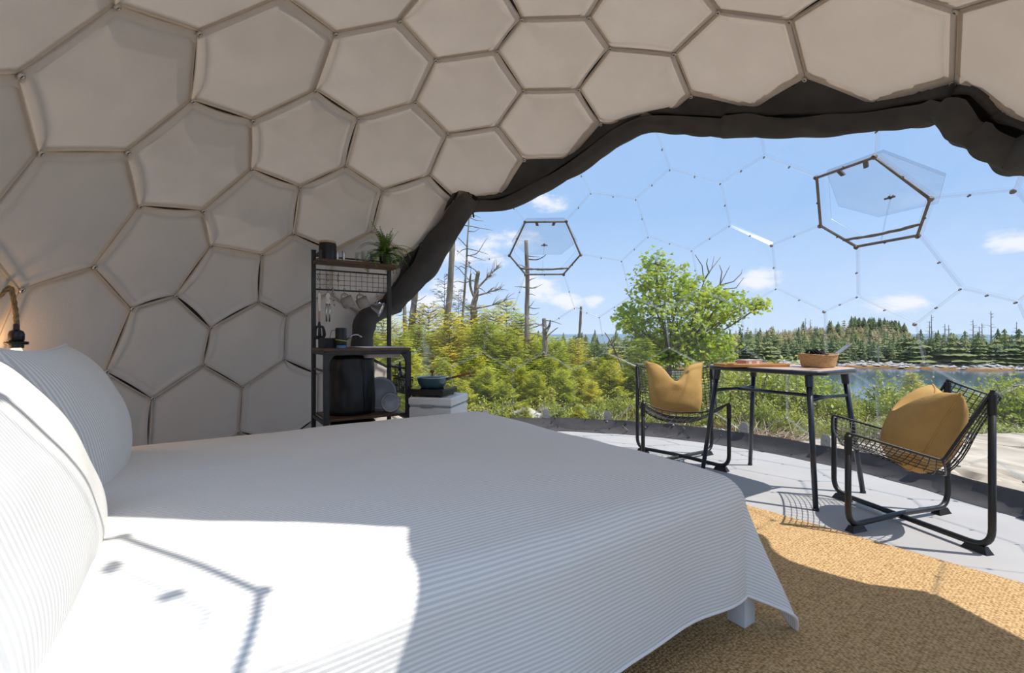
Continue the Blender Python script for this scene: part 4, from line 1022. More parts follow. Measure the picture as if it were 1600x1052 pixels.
spos = pan.location + fx * -.05 + Vector((0, 0, .095))
m = MB()
for q in range(7):
    a = q * .9; pts = []
    for t in np.linspace(0, 1, 16):
        w = (.006 + .016 * math.sin(PI * min(1, .1 + t * .9))); c = Vector((.014 * math.sin(t * 6 + q) + .012 * math.cos(a) * (1 + t), .014 * math.cos(t * 5 + q * 2) + .012 * math.sin(a) * (1 + t), t * (.20 + .02 * q)))
        e = Vector((math.cos(a + t * 3), math.sin(a + t * 3), 0)) * w; pts.append([c - e, c, c + e])
    m.loft(pts, False)
so = m.build('steam', M_steam, smooth=True, loc=spos); tag(so, 'thin white steam rising from the lidded pan', 'steam', None, 'stuff')

# ---------------------------------------------------------------- rope lamp
M_rope = mat('jute_rope', (0.36, 0.24, 0.12), 0.9, var=0.4, vscale=60, bump=0.6, bscale=150)
M_bake = mat('black_bakelite', (0.010, 0.010, 0.011), 0.25, var=0.1)
hk = on_dome(17, 449, 2.452)
lamp = thing('rope_pendant_lamp', 'bare bulb lamp with black socket hanging on twisted rope above the pillows', 'lamp', hk)
def twist(path, r):
    P = [Vector(p) for p in path]; m = MB(); tot = 0; ds = [0]
    for i in range(1, len(P)): tot += (P[i] - P[i - 1]).length; ds.append(tot)
    for ph in range(3):
        pts = []
        for i, p in enumerate(P):
            t = (P[min(i + 1, len(P) - 1)] - P[max(i - 1, 0)]).normalized(); a = t.cross(Vector((.2, 1, .1))).normalized(); b = t.cross(a); an = ds[i] / (r * 7.5) * 2 * PI / 1.2 + ph * 2 * PI / 3
            pts.append(p + (a * math.cos(an) + b * math.sin(an)) * r * .5)
        m.tube(pts, r * .62, 6)
    return m
drop = -.157
twist([Vector((.0 + .022 * (1 - (1 - t) ** 2) , 0, drop * t)) for t in np.linspace(0, 1, 40)], .0085).build('rope', M_rope, lamp, smooth=True)
twist([Vector((-.34 * t ** 1.3, -.36 * t ** 1.3, -.62 * math.sin(min(1, t * 1.15) * PI / 2) * t ** .6)) for t in np.linspace(0, 1, 70)], .0085).build('rope', M_rope, lamp, smooth=True)
c = Vector((.022, 0, drop))
m = MB(); m.lathe([(.009, .012), (.010, -.012), (.020, -.018), (.024, -.030), (.024, -.052), (.021, -.056), (.030, -.060), (.031, -.068), (.022, -.071), (.022, -.085)], c, 24); m.build('socket', M_bake, lamp, auto=True)
m = MB()
for q in range(18):
    a = 2 * PI * q / 18; m.box(c + Vector((.031 * math.cos(a), .031 * math.sin(a), -.0655)), (.006, .006, .012), a)
m.lathe([(.034, -.070), (.036, -.066), (.036, -.062), (.030, -.060)], c, 24); m.build('socket_ring', M_bake, lamp, auto=True)
bm_ = bpy.data.materials.new('warm_bulb'); bm_.use_nodes = True; bb_ = bm_.node_tree.nodes['Principled BSDF']; bb_.inputs['Base Color'].default_value = (1, .8, .5, 1); bb_.inputs['Emission Color'].default_value = (1, .62, .25, 1); bb_.inputs['Emission Strength'].default_value = 5
m = MB(); m.lathe([(.012, -.080), (.016, -.092), (.027, -.115), (.030, -.135), (.024, -.158), (.001, -.168)], c, 20); m.build('bulb', bm_, lamp, smooth=True)
pl = bpy.data.lights.new('bulb_glow', 'POINT'); pl.energy = 1.6; pl.color = (1, .62, .3); pl.shadow_soft_size = .03; plo = bpy.data.objects.new('bulb_glow', pl); COL.objects.link(plo); plo.parent = lamp; plo.location = c + Vector((-.06, -.06, -.14))
# ---------------------------------------------------------------- the land outside
def zland(x, y):
    r = math.hypot(x - DC[0], y - DC[1])
    z = -.035 - (.055 * max(0, r - 2.7) if r < 8 else .055 * 5.3 + .105 * (r - 8))
    z = max(z, -4.2)
    b = .05 * noise.noise(Vector((x * .9, y * .9, 0))) + .10 * noise.noise(Vector((x * .25, y * .25, 3)))
    return z + b * min(1, max(0, (r - 2.55) / 1.2))
M_ground = bpy.data.materials.new('forest_floor'); M_ground.use_nodes = True
def _ground():
    nt = M_ground.node_tree; N = nt.nodes; L = nt.links; b = N['Principled BSDF']; b.inputs['Roughness'].default_value = .95; b.inputs['Specular IOR Level'].default_value = .1
    tc = N.new('ShaderNodeTexCoord')
    n1 = N.new('ShaderNodeTexNoise'); n1.inputs['Scale'].default_value = 1.1; n1.inputs['Detail'].default_value = 6; L.new(tc.outputs['Object'], n1.inputs[0])
    n2 = N.new('ShaderNodeTexNoise'); n2.inputs['Scale'].default_value = 22; n2.inputs['Detail'].default_value = 6; n2.inputs['Roughness'].default_value = .75; L.new(tc.outputs['Object'], n2.inputs[0])
    r1 = N.new('ShaderNodeValToRGB'); e = r1.color_ramp.elements; e[0].position = .3; e[0].color = (.13, .055, .025, 1); e[1].position = .7; e[1].color = (.46, .30, .17, 1); L.new(n2.outputs['Fac'], r1.inputs[0])
    r2 = N.new('ShaderNodeValToRGB'); e = r2.color_ramp.elements; e[0].position = .3; e[0].color = (.06, .085, .02, 1); e[1].position = .7; e[1].color = (.22, .24, .06, 1); L.new(n2.outputs['Fac'], r2.inputs[0])
    f = N.new('ShaderNodeValToRGB'); f.color_ramp.elements[0].position = .46; f.color_ramp.elements[1].position = .60; 
    sp = N.new('ShaderNodeVectorMath'); sp.operation = 'DISTANCE'; sp.inputs[1].default_value = (DC[0], DC[1], 0); L.new(tc.outputs['Object'], sp.inputs[0])
    md = N.new('ShaderNodeMapRange'); md.inputs[1].default_value = 2.6; md.inputs[2].default_value = 6.5; md.inputs[3].default_value = -.16; md.inputs[4].default_value = .06; L.new(sp.outputs['Value'], md.inputs[0])
    ad = N.new('ShaderNodeMath'); ad.operation = 'ADD'; L.new(n1.outputs['Fac'], ad.inputs[0]); L.new(md.outputs[0], ad.inputs[1]); L.new(ad.outputs[0], f.inputs[0])
    mx = N.new('ShaderNodeMixRGB'); L.new(f.outputs[0], mx.inputs[0]); L.new(r1.outputs[0], mx.inputs[1]); L.new(r2.outputs[0], mx.inputs[2]); L.new(mx.outputs[0], b.inputs['Base Color'])
    bp = N.new('ShaderNodeBump'); bp.inputs['Strength'].default_value = .9; bp.inputs['Distance'].default_value = .05; L.new(n2.outputs['Fac'], bp.inputs['Height']); L.new(bp.outputs[0], b.inputs['Normal'])
_ground()
m = MB(); na, rs = 160, [0.0, 1.2, 2.4] + list(np.geomspace(2.6, 46, 60))
for r in rs:
    for k in range(na):
        a = 2 * PI * k / na; x = DC[0] + r * math.cos(a); y = DC[1] + r * math.sin(a); m.v.append((x, y, zland(x, y) if r > 2.5 else -.045))
m.f = [(i * na + k, i * na + (k + 1) % na, (i + 1) * na + (k + 1) % na, (i + 1) * na + k) for i in range(len(rs) - 1) for k in range(na)]
tag(m.build('ground', M_ground, smooth=True), kind='structure')
# lake
M_lake = mat('lake_water', (0.06, 0.115, 0.165), 0.12, var=0.25, vscale=.6, bump=0.55, bscale=1.6, spec=0.6, stretch=(.35, 1.6, 1))
LZ = -3.0
m = MB(); m.add([(-260, 4, LZ), (260, 4, LZ), (260, 110, LZ), (-260, 110, LZ)], [(0, 1, 2, 3)]); tag(m.build('lake', M_lake), kind='structure')
# far shore and hill: heights over a polar grid
def ridge(u):
    pts = [(-400, 520), (600, 522), (860, 526), (1000, 525), (1120, 520), (1180, 516), (1250, 508), (1320, 504), (1380, 505), (1412, 512), (1432, 522), (1500, 524), (1650, 524), (2600, 520)]
    for (a, va), (b, vb) in zip(pts, pts[1:]):
        if a <= u <= b: return va + (vb - va) * (u - a) / (b - a)
    return 522
def shore_d(u): return 56 + 3 * math.sin(u * .011) + 2 * noise.noise(Vector((u * .03, 0, 0))) + max(0, (1150 - u) * .02)
def zfar(u, d):
    s = shore_d(u); e = d - s; top = CAMZ + (526 - ridge(u)) / FPX * 118 - 2.0
    if e < 0: return LZ - .35 + e * .1 if e < -1 else LZ - .35 * -e
    z = LZ + min(e, 3.5) * .17 + max(0, min(e - 3.5, 10)) * .11
    k = min(1, max(0, (e - 12) / 46)); k = k * k * (3 - 2 * k)
    return max(z, z + (top - z) * k) + .25 * noise.noise(Vector((u * .02, d * .12, 5)))
M_hill = bpy.data.materials.new('hill_ground'); M_hill.use_nodes = True
def _hill():
    nt = M_hill.node_tree; N = nt.nodes; L = nt.links; b = N['Principled BSDF']; b.inputs['Roughness'].default_value = .95; b.inputs['Specular IOR Level'].default_value = .05
    tc = N.new('ShaderNodeTexCoord'); sp = N.new('ShaderNodeSeparateXYZ'); L.new(tc.outputs['Object'], sp.inputs[0])
    n2 = N.new('ShaderNodeTexNoise'); n2.inputs['Scale'].default_value = 1.3; n2.inputs['Detail'].default_value = 7; n2.inputs['Roughness'].default_value = .7; L.new(tc.outputs['Object'], n2.inputs[0])
    a = N.new('ShaderNodeMath'); a.operation = 'MULTIPLY_ADD'; a.inputs[1].default_value = .35; L.new(n2.outputs['Fac'], a.inputs[0]); L.new(sp.outputs['Z'], a.inputs[2])
    mr = N.new('ShaderNodeMapRange'); mr.inputs[1].default_value = LZ; mr.inputs[2].default_value = LZ + 2; L.new(a.outputs[0], mr.inputs[0])
    r = N.new('ShaderNodeValToRGB'); r.color_ramp.elements[0].position = 0; r.color_ramp.elements[0].color = (.16, .085, .03, 1)
    r.color_ramp.elements[1].position = 1; r.color_ramp.elements[1].color = (.11, .105, .035, 1)
    for p, c in ((.17, (.23, .12, .04)), (.22, (.33, .29, .24)), (.40, (.36, .32, .27)), (.5, (.075, .085, .03))):
        e = r.color_ramp.elements.new(p); e.color = (*c, 1)
    L.new(mr.outputs[0], r.inputs[0])
    mx = N.new('ShaderNodeMixRGB'); mx.blend_type = 'MULTIPLY'; mx.inputs[0].default_value = .6; L.new(r.outputs[0], mx.inputs[1]); L.new(n2.outputs['Fac'], mx.inputs[2])
    mm = N.new('ShaderNodeMixRGB'); mm.blend_type = 'ADD'; mm.inputs[0].default_value = .25; L.new(mx.outputs[0], mm.inputs[1]); L.new(r.outputs[0], mm.inputs[2]); L.new(mm.outputs[0], b.inputs['Base Color'])
_hill()
us = list(range(-400, 2601, 20)); ds = [50, 52, 54] + list(np.linspace(55, 72, 18)) + list(np.linspace(74, 125, 20)) + [150]
m = MB()
for d in ds:
    for u in us: m.v.append(((u - 800) / FPX * d, d, zfar(u, d) - (3 if d > 130 else 0)))
nu = len(us); m.f = [(i * nu + k, i * nu + k + 1, (i + 1) * nu + k + 1, (i + 1) * nu + k) for i in range(len(ds) - 1) for k in range(nu - 1)]
tag(m.build('hillside', M_hill, smooth=True), kind='structure')['label'] = 'low wooded far shore and hill across the lake'
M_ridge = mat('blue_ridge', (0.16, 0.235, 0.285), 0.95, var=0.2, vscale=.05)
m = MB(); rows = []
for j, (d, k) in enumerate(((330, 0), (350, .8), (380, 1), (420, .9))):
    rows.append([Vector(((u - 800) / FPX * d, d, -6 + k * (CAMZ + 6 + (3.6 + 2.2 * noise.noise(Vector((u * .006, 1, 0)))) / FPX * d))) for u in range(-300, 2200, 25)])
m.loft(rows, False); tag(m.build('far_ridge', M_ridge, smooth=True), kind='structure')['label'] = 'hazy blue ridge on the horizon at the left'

# ---------------------------------------------------------------- trees
M_bark = mat('grey_bark', (0.20, 0.165, 0.13), 0.9, var=0.5, vscale=14, bump=0.9, bscale=35, stretch=(1, 1, .25))
M_deadbark = mat('weathered_wood', (0.25, 0.205, 0.17), 0.9, var=0.45, vscale=18, bump=0.9, bscale=40, stretch=(1, 1, .2))
M_needle = mat('spruce_needles', (0.84, 0.78, 0.08), 0.55, col2=(0.40, 0.47, 0.05), vscale=2.6, transl=0.38, spec=0.25, objrand=0.35)
M_needle_dk = mat('dark_needles', (0.17, 0.20, 0.055), 0.6, col2=(0.06, 0.085, 0.03), vscale=5, transl=0.25, objrand=0.3)
M_farneedle = mat('far_needles', (0.27, 0.31, 0.10), 0.8, col2=(0.13, 0.175, 0.07), vscale=.9, transl=0.25, objrand=0.6)
M_farbrown = mat('far_dry', (0.42, 0.36, 0.18), 0.85, col2=(0.27, 0.26, 0.12), vscale=1, transl=0.2, objrand=0.5)
def spruce_meshes(seed, H, Rb, dens=1.0, start=.06, sparse=False):
    rg = random.Random(seed); t = MB(); f = MB()
    lean = Vector((rg.uniform(-.03, .03), rg.uniform(-.03, .03), 0))
    t.tube([Vector((0, 0, -.25))] + [lean * (z * z) * H + Vector((0, 0, H * z)) for z in (.0, .25, .5, .75, 1.0)], [.022 * H ** .8 + .004, .020 * H ** .8, .015 * H ** .8, .010 * H ** .8, .006, .003], 7)
    nb = int(19 * H ** .55 * dens) ; zc = 0
    for w in range(nb):
        fz = start + (1 - start) * (w + rg.uniform(-.2, .2)) / nb
        for k in range(rg.randint(7, 8) if not sparse else rg.randint(2, 4)):
            L = Rb * ((1 - fz) ** .75) * rg.uniform(.65, 1.15) + .05
            if sparse and rg.random() < .25: continue
            a = rg.uniform(0, 2 * PI); d = Vector((math.cos(a), math.sin(a), 0)); up = .55 * fz + rg.uniform(-.18, .12); o = lean * fz * fz * H + Vector((0, 0, H * fz))
            ns = max(2, int(L / .075)); pts = []
            for s in range(ns + 1):
                q = s / ns; pts.append(o + d * L * q + Vector((0, 0, 1)) * (L * (up * q - .25 * q * (1 - q) + .10 * q * q)))
            t.tube([pts[0], pts[ns // 2], pts[-1]], [.008, .005, .002], 3, False)
            sd = d.cross(Vector((0, 0, 1)))
            for s in range(1, ns + 1):
                q = s / ns
                if q < .12: continue
                tl = L * .45 * (1 - q) ** .7 + .08
                for e in (-1, 1, 0):
                    if e == 0 and s < ns: continue
                    td = (sd * e * .85 + d * (.7 if e else 1) + Vector((0, 0, rg.uniform(-.12, .18)))).normalized() if True else d
                    tw = rg.uniform(.75, 1.15) * (tl if e else .10); n = max(2, int(tw / .03))
                    sw = td.cross(Vector((0, 0, 1))).normalized()
                    for j in range(n + 1):
                        p = pts[s] + td * tw * j / n - Vector((0, 0, .10 * tw * (j / n) ** 2)); nl = .036 * rg.uniform(.8, 1.3)
                        for e2 in (-1, 1):
                            tip = p + (sw * e2 * .75 + td * .75 + Vector((0, 0, rg.uniform(-.15, .45)))).normalized() * nl * 1.2
                            f.add([p - td * .013, tip, p + td * .017], [(0, 1, 2)])
    return t, f
def tree_from(name, label, cat, tm, fm, mbark, mneed, loc, rz=0, group=None, s=1.0, fname='needles'):
    p = thing(name, label, cat, loc, rz, group); p.scale = (s, s, s)
    a = bpy.data.objects.new('trunk', tm); COL.objects.link(a); a.parent = p
    b = bpy.data.objects.new(fname, fm); COL.objects.link(b); b.parent = p
    return p
def to_mesh(mb, name, m, smooth=False):
    me = bpy.data.meshes.new(name); me.from_pydata([tuple(v) for v in mb.v], [], mb.f); me.materials.append(m)
    if smooth: me.polygons.foreach_set('use_smooth', [True] * len(me.polygons))
    return me
SP = []
for sd, H, Rb in ((1, 1.0, .62), (2, 1.0, .55), (3, 1.0, .72), (4, 1.0, .48)):
    t, f = spruce_meshes(sd, 2.0 * H, Rb * 1.55, 1.0); SP.append((to_mesh(t, 'trunk', M_bark, True), to_mesh(f, 'needles', M_needle)))
t, f = spruce_meshes(9, 2.6, .5, 1.1, .18, True); SPD = (to_mesh(t, 'trunk', M_bark, True), to_mesh(f, 'needles', M_needle_dk))
rg = random.Random(21)
def spruce_at(u, vtop, d, k, label, group=None):
    x = (u - 800) / FPX * d; zb = zland(x, d); top = CAMZ + (526 - vtop) / FPX * d; s = (top - zb) / 2.0
    return tree_from('young_spruce', label, 'tree', SP[k][0], SP[k][1], None, None, (x, d, zb), rg.uniform(0, 6.28), group, s)
def thicket(u):
    if u < 660: return 'bright young spruce in the thicket seen behind the kitchen rack', 'spruces behind the rack'
    if u < 760: return 'bright yellow-green young spruce in the thicket behind the steaming pan and tall dead trunks', 'spruces behind the pan'
    if u < 850: return 'bright yellow-green young spruce around the straight dead trunk in the middle of the thicket', 'spruces around the dead trunk'
    if u < 1000: return 'yellow-green young spruce in the thicket between the grey stump and the left wire chair', 'spruces left of the wire chair'
    return 'young spruce on the slope under and behind the table', 'spruces behind the table'
rt = random.Random(4)
for u, vt, d, k in ((560, 500, 7.2, 0), (598, 488, 7.8, 2), (625, 520, 6.2, 1), (668, 478, 8.2, 2), (705, 490, 7.0, 0), (640, 545, 6.0, 3), (690, 560, 5.8, 2), (718, 500, 9.0, 3), (742, 478, 8.4, 0), (655, 510, 7.0, 2), (682, 520, 7.4, 0),
                    (770, 486, 8.0, 2), (738, 545, 6.2, 2), (792, 470, 9.6, 3), (790, 515, 7.2, 2), (815, 492, 8.2, 2), (762, 575, 5.8, 2), (806, 560, 6.2, 0), (845, 520, 8.6, 2), (836, 580, 6.0, 2), (868, 535, 7.4, 0), (760, 505, 7.0, 2), (830, 530, 7.4, 2),
                    (880, 580, 6.1, 2), (898, 530, 8.8, 2), (905, 572, 6.6, 2), (930, 538, 8.2, 0), (952, 565, 6.8, 2), (925, 595, 6.0, 2), (960, 545, 9.6, 3), (978, 575, 7.4, 2), (650, 585, 5.6, 0), (720, 595, 5.5, 2), (580, 560, 6.4, 3), (860, 560, 6.6, 2), (790, 600, 5.7, 2), (900, 545, 10, 2), (870, 528, 11, 2), (935, 560, 7.2, 2), (985, 560, 8.6, 2), (1010, 565, 8.8, 2),
                    (1130, 560, 9.0, 0), (1172, 572, 8.0, 2), (1105, 575, 7.6, 2), (1210, 590, 8.0, 0)):
    lb, gr = thicket(u); spruce_at(u, vt, d, k, lb, gr)
spruce_at(1000, 530, 7.0, 1, 'slender young spruce directly behind the left wire chair')
spruce_at(1425, 583, 7.6, 3, 'small lone spruce sapling before the lake, left of the right chair')
spruce_at(820, 630, 4.9, 2, 'low spruce seedling beside the pale boulder at the bed corner')
spruce_at(905, 632, 5.0, 2, 'low spruce seedling among the small rocks by the base plates')
for u, vt, d, lab in ((694, 428, 9.2, 'tall thin dark spruce behind the leaning dead trunk'), (655, 478, 11, 'dark shaggy spruce beside the two bare trunks behind the rack'), (716, 452, 12, 'thin dark spruce between the dead trunks')):
    x = (u - 800) / FPX * d; zb = zland(x, d); s = (CAMZ + (526 - vt) / FPX * d - zb) / 2.6
    tree_from('dark_spruce', lab, 'tree', SPD[0], SPD[1], None, None, (x, d, zb), 1.0, None, s)
# dead trees: pixel polylines of the trunk turned into points at one distance
def dead_tree(label, d, trunk, r0, r1, stubs=0, seed=0, branches=(), name='dead_tree', stublen=.35):
    rgd = random.Random(seed); P = smooth_path([at(u, v, d + .12 * rgd.uniform(-1, 1)) for u, v in trunk], 5)
    b0 = P[0].copy(); zb = zland(b0.x, b0.y); base = Vector((b0.x, b0.y, zb))
    p = thing(name, label, 'tree', base)
    P = ([base + Vector((0, 0, -.15)), base] if zb < b0.z - .05 else [b0 + Vector((0, 0, -.1))]) + P
    n = len(P); Q = [q - base + Vector((.012 * noise.noise(q * 2), .012 * noise.noise(q * 2 + Vector((5, 0, 0))), 0)) for q in P]
    m = MB(); m.tube(Q, [(r0 + (r1 - r0) * i / (n - 1)) * (1 + .18 * noise.noise(Vector((i * .5, seed, 0)))) for i in range(n)], 9); m.build('trunk', M_deadbark, p, smooth=True)
    for q in range(stubs):
        i = rgd.randint(n // 4, n - 2); a = rgd.choice([-1, 1]) * rgd.uniform(.2, 1) ; L = rgd.uniform(.3, 1) * stublen; dv = Vector((math.copysign(1, a), rgd.uniform(-.8, .8), rgd.uniform(-.35, .3))).normalized()
        s = Q[i]; m = MB(); m.tube([s, s + dv * L * .5 + Vector((0, 0, rgd.uniform(-.03, .03))), s + dv * L + Vector((0, 0, rgd.uniform(-.08, .08)))], [.010, .007, .003], 5); m.build('branch', M_deadbark, p, smooth=True)
    for br in branches:
        pts = smooth_path([at(u, v, d + .3 * k * rgd.uniform(-1, 1) / 3) - base for k, (u, v) in enumerate(br[0])], 4); nn = len(pts)
        m = MB(); m.tube(pts, [br[1] + (br[2] - br[1]) * i / (nn - 1) for i in range(nn)], 6)
        if len(br) > 3:                                             # fan of fine dead twigs along the branch
            for q in range(br[3]):
                i = rgd.randint(nn // 3, nn - 1); dv = ((pts[-1] - pts[0]).normalized() * .8 + Vector((rgd.uniform(-.6, .6), rgd.uniform(-.6, .6), rgd.uniform(-.3, .5)))).normalized(); L = rgd.uniform(.1, .28)
                m.tube([pts[i], pts[i] + dv * L * .6, pts[i] + dv * L + Vector((0, 0, -.02))], [.005, .004, .002], 4)
        m.build('branch', M_deadbark, p, smooth=True)
    return p
dead_tree('tall dead trunk leaning left of the gnarled dead tree', 8.0, [(692, 585), (697, 520), (702, 460), (706, 400), (709, 345), (711, 300)], .062, .042, 12, 1)
dead_tree('thin pale dead trunk with wiry branches beside the leaning trunk', 8.6, [(716, 570), (724, 480), (728, 420), (731, 370), (733, 335)], .028, .010, 14, 2, [([(728, 400), (745, 396), (757, 378), (762, 372)], .010, .004), ([(729, 385), (716, 372), (705, 366)], .010, .004), ([(726, 430), (712, 416), (700, 420)], .010, .004)], stublen=.5)
dead_tree('gnarled dead tree with flattened weathered branches', 8.3, [(741, 540), (741, 500), (740, 478), (744, 462), (745, 440), (748, 425)], .075, .03, 5, 3,
          [([(744, 470), (737, 455), (734, 440), (736, 428)], .03, .012, 5), ([(744, 452), (756, 440), (765, 430), (776, 421)], .022, .006, 26), ([(746, 462), (760, 458), (772, 454), (781, 452)], .02, .006, 18), ([(745, 482), (765, 478), (780, 474), (792, 468)], .016, .004, 16), ([(742, 488), (728, 480), (720, 470)], .014, .004, 8), ([(748, 430), (742, 422), (735, 418)], .014, .004, 8)])
dead_tree('straight bare dead trunk with short stubs seen through the small window', 7.4, [(822, 575), (823, 520), (824, 470), (824, 420), (823, 376)], .042, .030, 16, 4, [([(824, 405), (838, 406), (848, 402), (853, 398)], .012, .004), ([(824, 490), (834, 492), (842, 489)], .008, .003)])
dead_tree('short splintered grey stump among the spruces', 7.2, [(853, 590), (852, 550), (851, 520), (850, 498)], .048, .032, 5, 5, [([(852, 520), (858, 510), (860, 500)], .035, .006), ([(852, 528), (866, 516), (872, 512)], .012, .004)], 'dead_stump')
dead_tree('distant leaning bare pole above the spruce thicket', 16, [(904, 560), (905, 530), (907, 500), (908, 479)], .055, .04, 2, 6)
dead_tree('fallen forked grey branch leaning behind the left wire chair', 7.6, [(976, 600), (972, 575), (963, 555), (953, 532), (945, 520)], .022, .008, 3, 7, [([(963, 555), (970, 545), (973, 537)], .012, .004), ([(955, 537), (962, 530), (966, 520)], .010, .004)], 'fallen_branch', .25)
dead_tree('bare trunk right behind the rack, thicker of the pair', 8.2, [(640, 600), (642, 550), (644, 500), (648, 465), (652, 430)], .066, .05, 6, 8)
dead_tree('bare trunk right behind the rack, thinner of the pair', 8.6, [(634, 590), (633, 540), (632, 490), (632, 440)], .042, .03, 6, 9)
# maple
M_leaf = mat('maple_leaf', (0.56, 0.62, 0.06), 0.5, col2=(0.28, 0.40, 0.035), vscale=3.5, transl=0.42, spec=0.3)
MD = 8.0; mb0 = at(1046, 600, MD); mzb = zland(mb0.x, MD)
maple = thing('maple_tree', 'bright green maple with lobed leaves behind the left wire chair and table', 'tree', (mb0.x, MD, mzb))
mbase = Vector((mb0.x, MD, mzb)); br = MB(); lf = MB(); rm = random.Random(11)
blobs = [(1024, 412, 26, 24), (1040, 440, 42, 26), (1012, 445, 28, 26), (1062, 462, 44, 28), (1022, 480, 48, 26), (1000, 500, 36, 22), (975, 486, 16, 14), (980, 505, 18, 14), (1090, 478, 44, 24), (1128, 470, 34, 18), (1160, 474, 30, 14), (1185, 480, 14, 10), (1140, 492, 34, 14), (1108, 500, 44, 20), (1060, 510, 60, 26), (1095, 530, 44, 24), (1040, 535, 50, 24), (1010, 530, 30, 20), (1125, 540, 26, 18), (1060, 560, 56, 22), (1110, 562, 34, 16), (1025, 560, 34, 18), (1080, 445, 22, 16), (1113, 458, 18, 12)]
fork = at(1046, 555, MD)
br.tube([Vector((0, 0, -.2)), Vector((0, 0, .0)), fork - mbase], [.05, .045, .038], 8)
def leaf(p, n, s):
    n = n.normalized(); a = n.cross(Vector((rm.uniform(-1, 1), rm.uniform(-1, 1), rm.uniform(-1, 1)))).normalized(); b = n.cross(a)
    sh = [(0, -.15), (.32, -.32), (.24, -.05), (.52, .10), (.27, .22), (.30, .42), (.13, .36), (0, .72), (-.13, .36), (-.30, .42), (-.27, .22), (-.52, .10), (-.24, -.05), (-.32, -.32)]
    V = [p + n * (.05 * s)] + [p + (a * x + b * y) * s - n * abs(x) * .12 * s for x, y in sh]
    lf.add(V, [(0, 1 + k, 1 + (k + 1) % 14) for k in range(14)])
for bi, (u, v, ru, rv) in enumerate(blobs):
    dd = MD + rm.uniform(-.45, .45); c = at(u, v, dd) - mbase; rx_, rz_ = ru / FPX * dd, rv / FPX * dd
    mid = (fork - mbase).lerp(c, .5) + Vector((rm.uniform(-.06, .06), rm.uniform(-.1, .1), -.06))
    br.tube(smooth_path([fork - mbase, mid, c], 3), .012 if bi % 3 else .018, 5)
    for q in range(int(30 + ru * rv * .075)):
        o = Vector((rm.gauss(0, .52), rm.gauss(0, .55), rm.gauss(0, .52)))
        if o.length > 1.15: o *= 1.1 / o.length
        p = c + Vector((o.x * rx_, o.y * rx_ * .9, o.z * rz_))
        if q % 5 == 0: br.tube([c, c.lerp(p, .6) + Vector((0, 0, .02)), p], [.006, .004, .002], 3, False)
        for k in range(3): leaf(p + Vector((rm.uniform(-.07, .07), rm.uniform(-.07, .07), rm.uniform(-.06, .06))), Vector((rm.uniform(-.7, .7), rm.uniform(-.9, .5), rm.uniform(.2, 1))), rm.uniform(.055, .095))
br.build('trunk', M_bark, maple, smooth=True); lf.build('foliage', M_leaf, maple)
tw = MB(); top = at(1095, 470, MD + .2) - mbase
for pts in ([(1090, 470), (1100, 440), (1112, 420), (1116, 400)], [(1098, 440), (1108, 425), (1126, 402)], [(1100, 440), (1097, 415), (1086, 398)], [(1095, 465), (1125, 445), (1138, 420), (1141, 415)], [(1125, 445), (1128, 425), (1124, 414)], [(1125, 446), (1146, 440), (1158, 428), (1160, 420)], [(1130, 452), (1150, 450), (1162, 434)], [(1108, 428), (1104, 412), (1106, 404)]):
    tw.tube([at(u, v, MD + .25) - mbase for u, v in pts], [.012, .009, .006, .003][:len(pts)], 5)
tw.build('bare_twigs', M_deadbark, maple, smooth=True)
# shrubs
M_bush = mat('bush_leaf', (0.50, 0.53, 0.07), 0.5, col2=(0.22, 0.28, 0.035), vscale=5, transl=0.38, objrand=0.35)
M_twig = mat('purple_twig', (0.30, 0.215, 0.215), 0.9, var=0.3)
def shrub_mesh(seed, n=420, s=.045):
    r = random.Random(seed); f = MB(); st = MB()
    for k in range(26):
        a = r.uniform(0, 2 * PI); e = r.uniform(.5, 1.5); L = r.uniform(.3, .6); tip = Vector((math.cos(a) * math.cos(e), math.sin(a) * math.cos(e), math.sin(e))) * L
        st.tube([Vector((0, 0, -.08)), tip * .5 + Vector((0, 0, .03)), tip], [.006, .004, .002], 4, False)
        for q in range(n // 26):
            p = tip * r.uniform(.45, 1.05) + Vector((r.gauss(0, .055), r.gauss(0, .055), r.gauss(0, .045))); nn = Vector((r.uniform(-1, 1), r.uniform(-1, .6), r.uniform(.1, 1))).normalized(); a_ = nn.cross(Vector((r.uniform(-1, 1), r.uniform(-1, 1), .3))).normalized(); b_ = nn.cross(a_); z = s * r.uniform(.7, 1.3)
            f.add([p - a_ * z * .5, p - b_ * z * .28, p + a_ * z * .6, p + b_ * z * .28], [(0, 1, 2, 3)])
    return to_mesh(st, 'stems', M_twig), to_mesh(f, 'leaves', M_bush)
SH = [shrub_mesh(k, 900, .042) for k in (1, 2, 3)]
rb = random.Random(31)
def shrub(u, v, d, s, label, group=None):
    x = (u - 800) / FPX * d; p = thing('leafy_shrub', label, 'shrub', (x, d, zland(x, d)), rb.uniform(0, 6), group); p.scale = (s * 1.15, s * 1.15, s)
    k = rb.randrange(3)
    for me, nm in zip(SH[k], ('stems', 'leaves')):
        o = bpy.data.objects.new(nm, me); COL.objects.link(o); o.parent = p
SL = 'low yellow-green leafy shrub growing on the slope beyond the table'
for u, d, s in ((1120, 6.4, 1.1), (1150, 7.2, 1.3), (1185, 6.8, 1.3), (1215, 7.4, 1.4), (1090, 7.2, 1.2), (1245, 6.6, 1.2), (1275, 7.6, 1.3), (1170, 5.6, .7), (1110, 5.5, .6), (1200, 5.4, .6), (1240, 5.5, .55), (1305, 6.4, .8), (1140, 8.6, 1.5), (1200, 9.2, 1.5), (1250, 9.4, 1.4), (1100, 9.2, 1.5), (1295, 9.0, 1.0), (1060, 6.6, .9), (1030, 6.4, .8)):
    shrub(u, 0, d, s, SL, 'shrubs beyond the table')
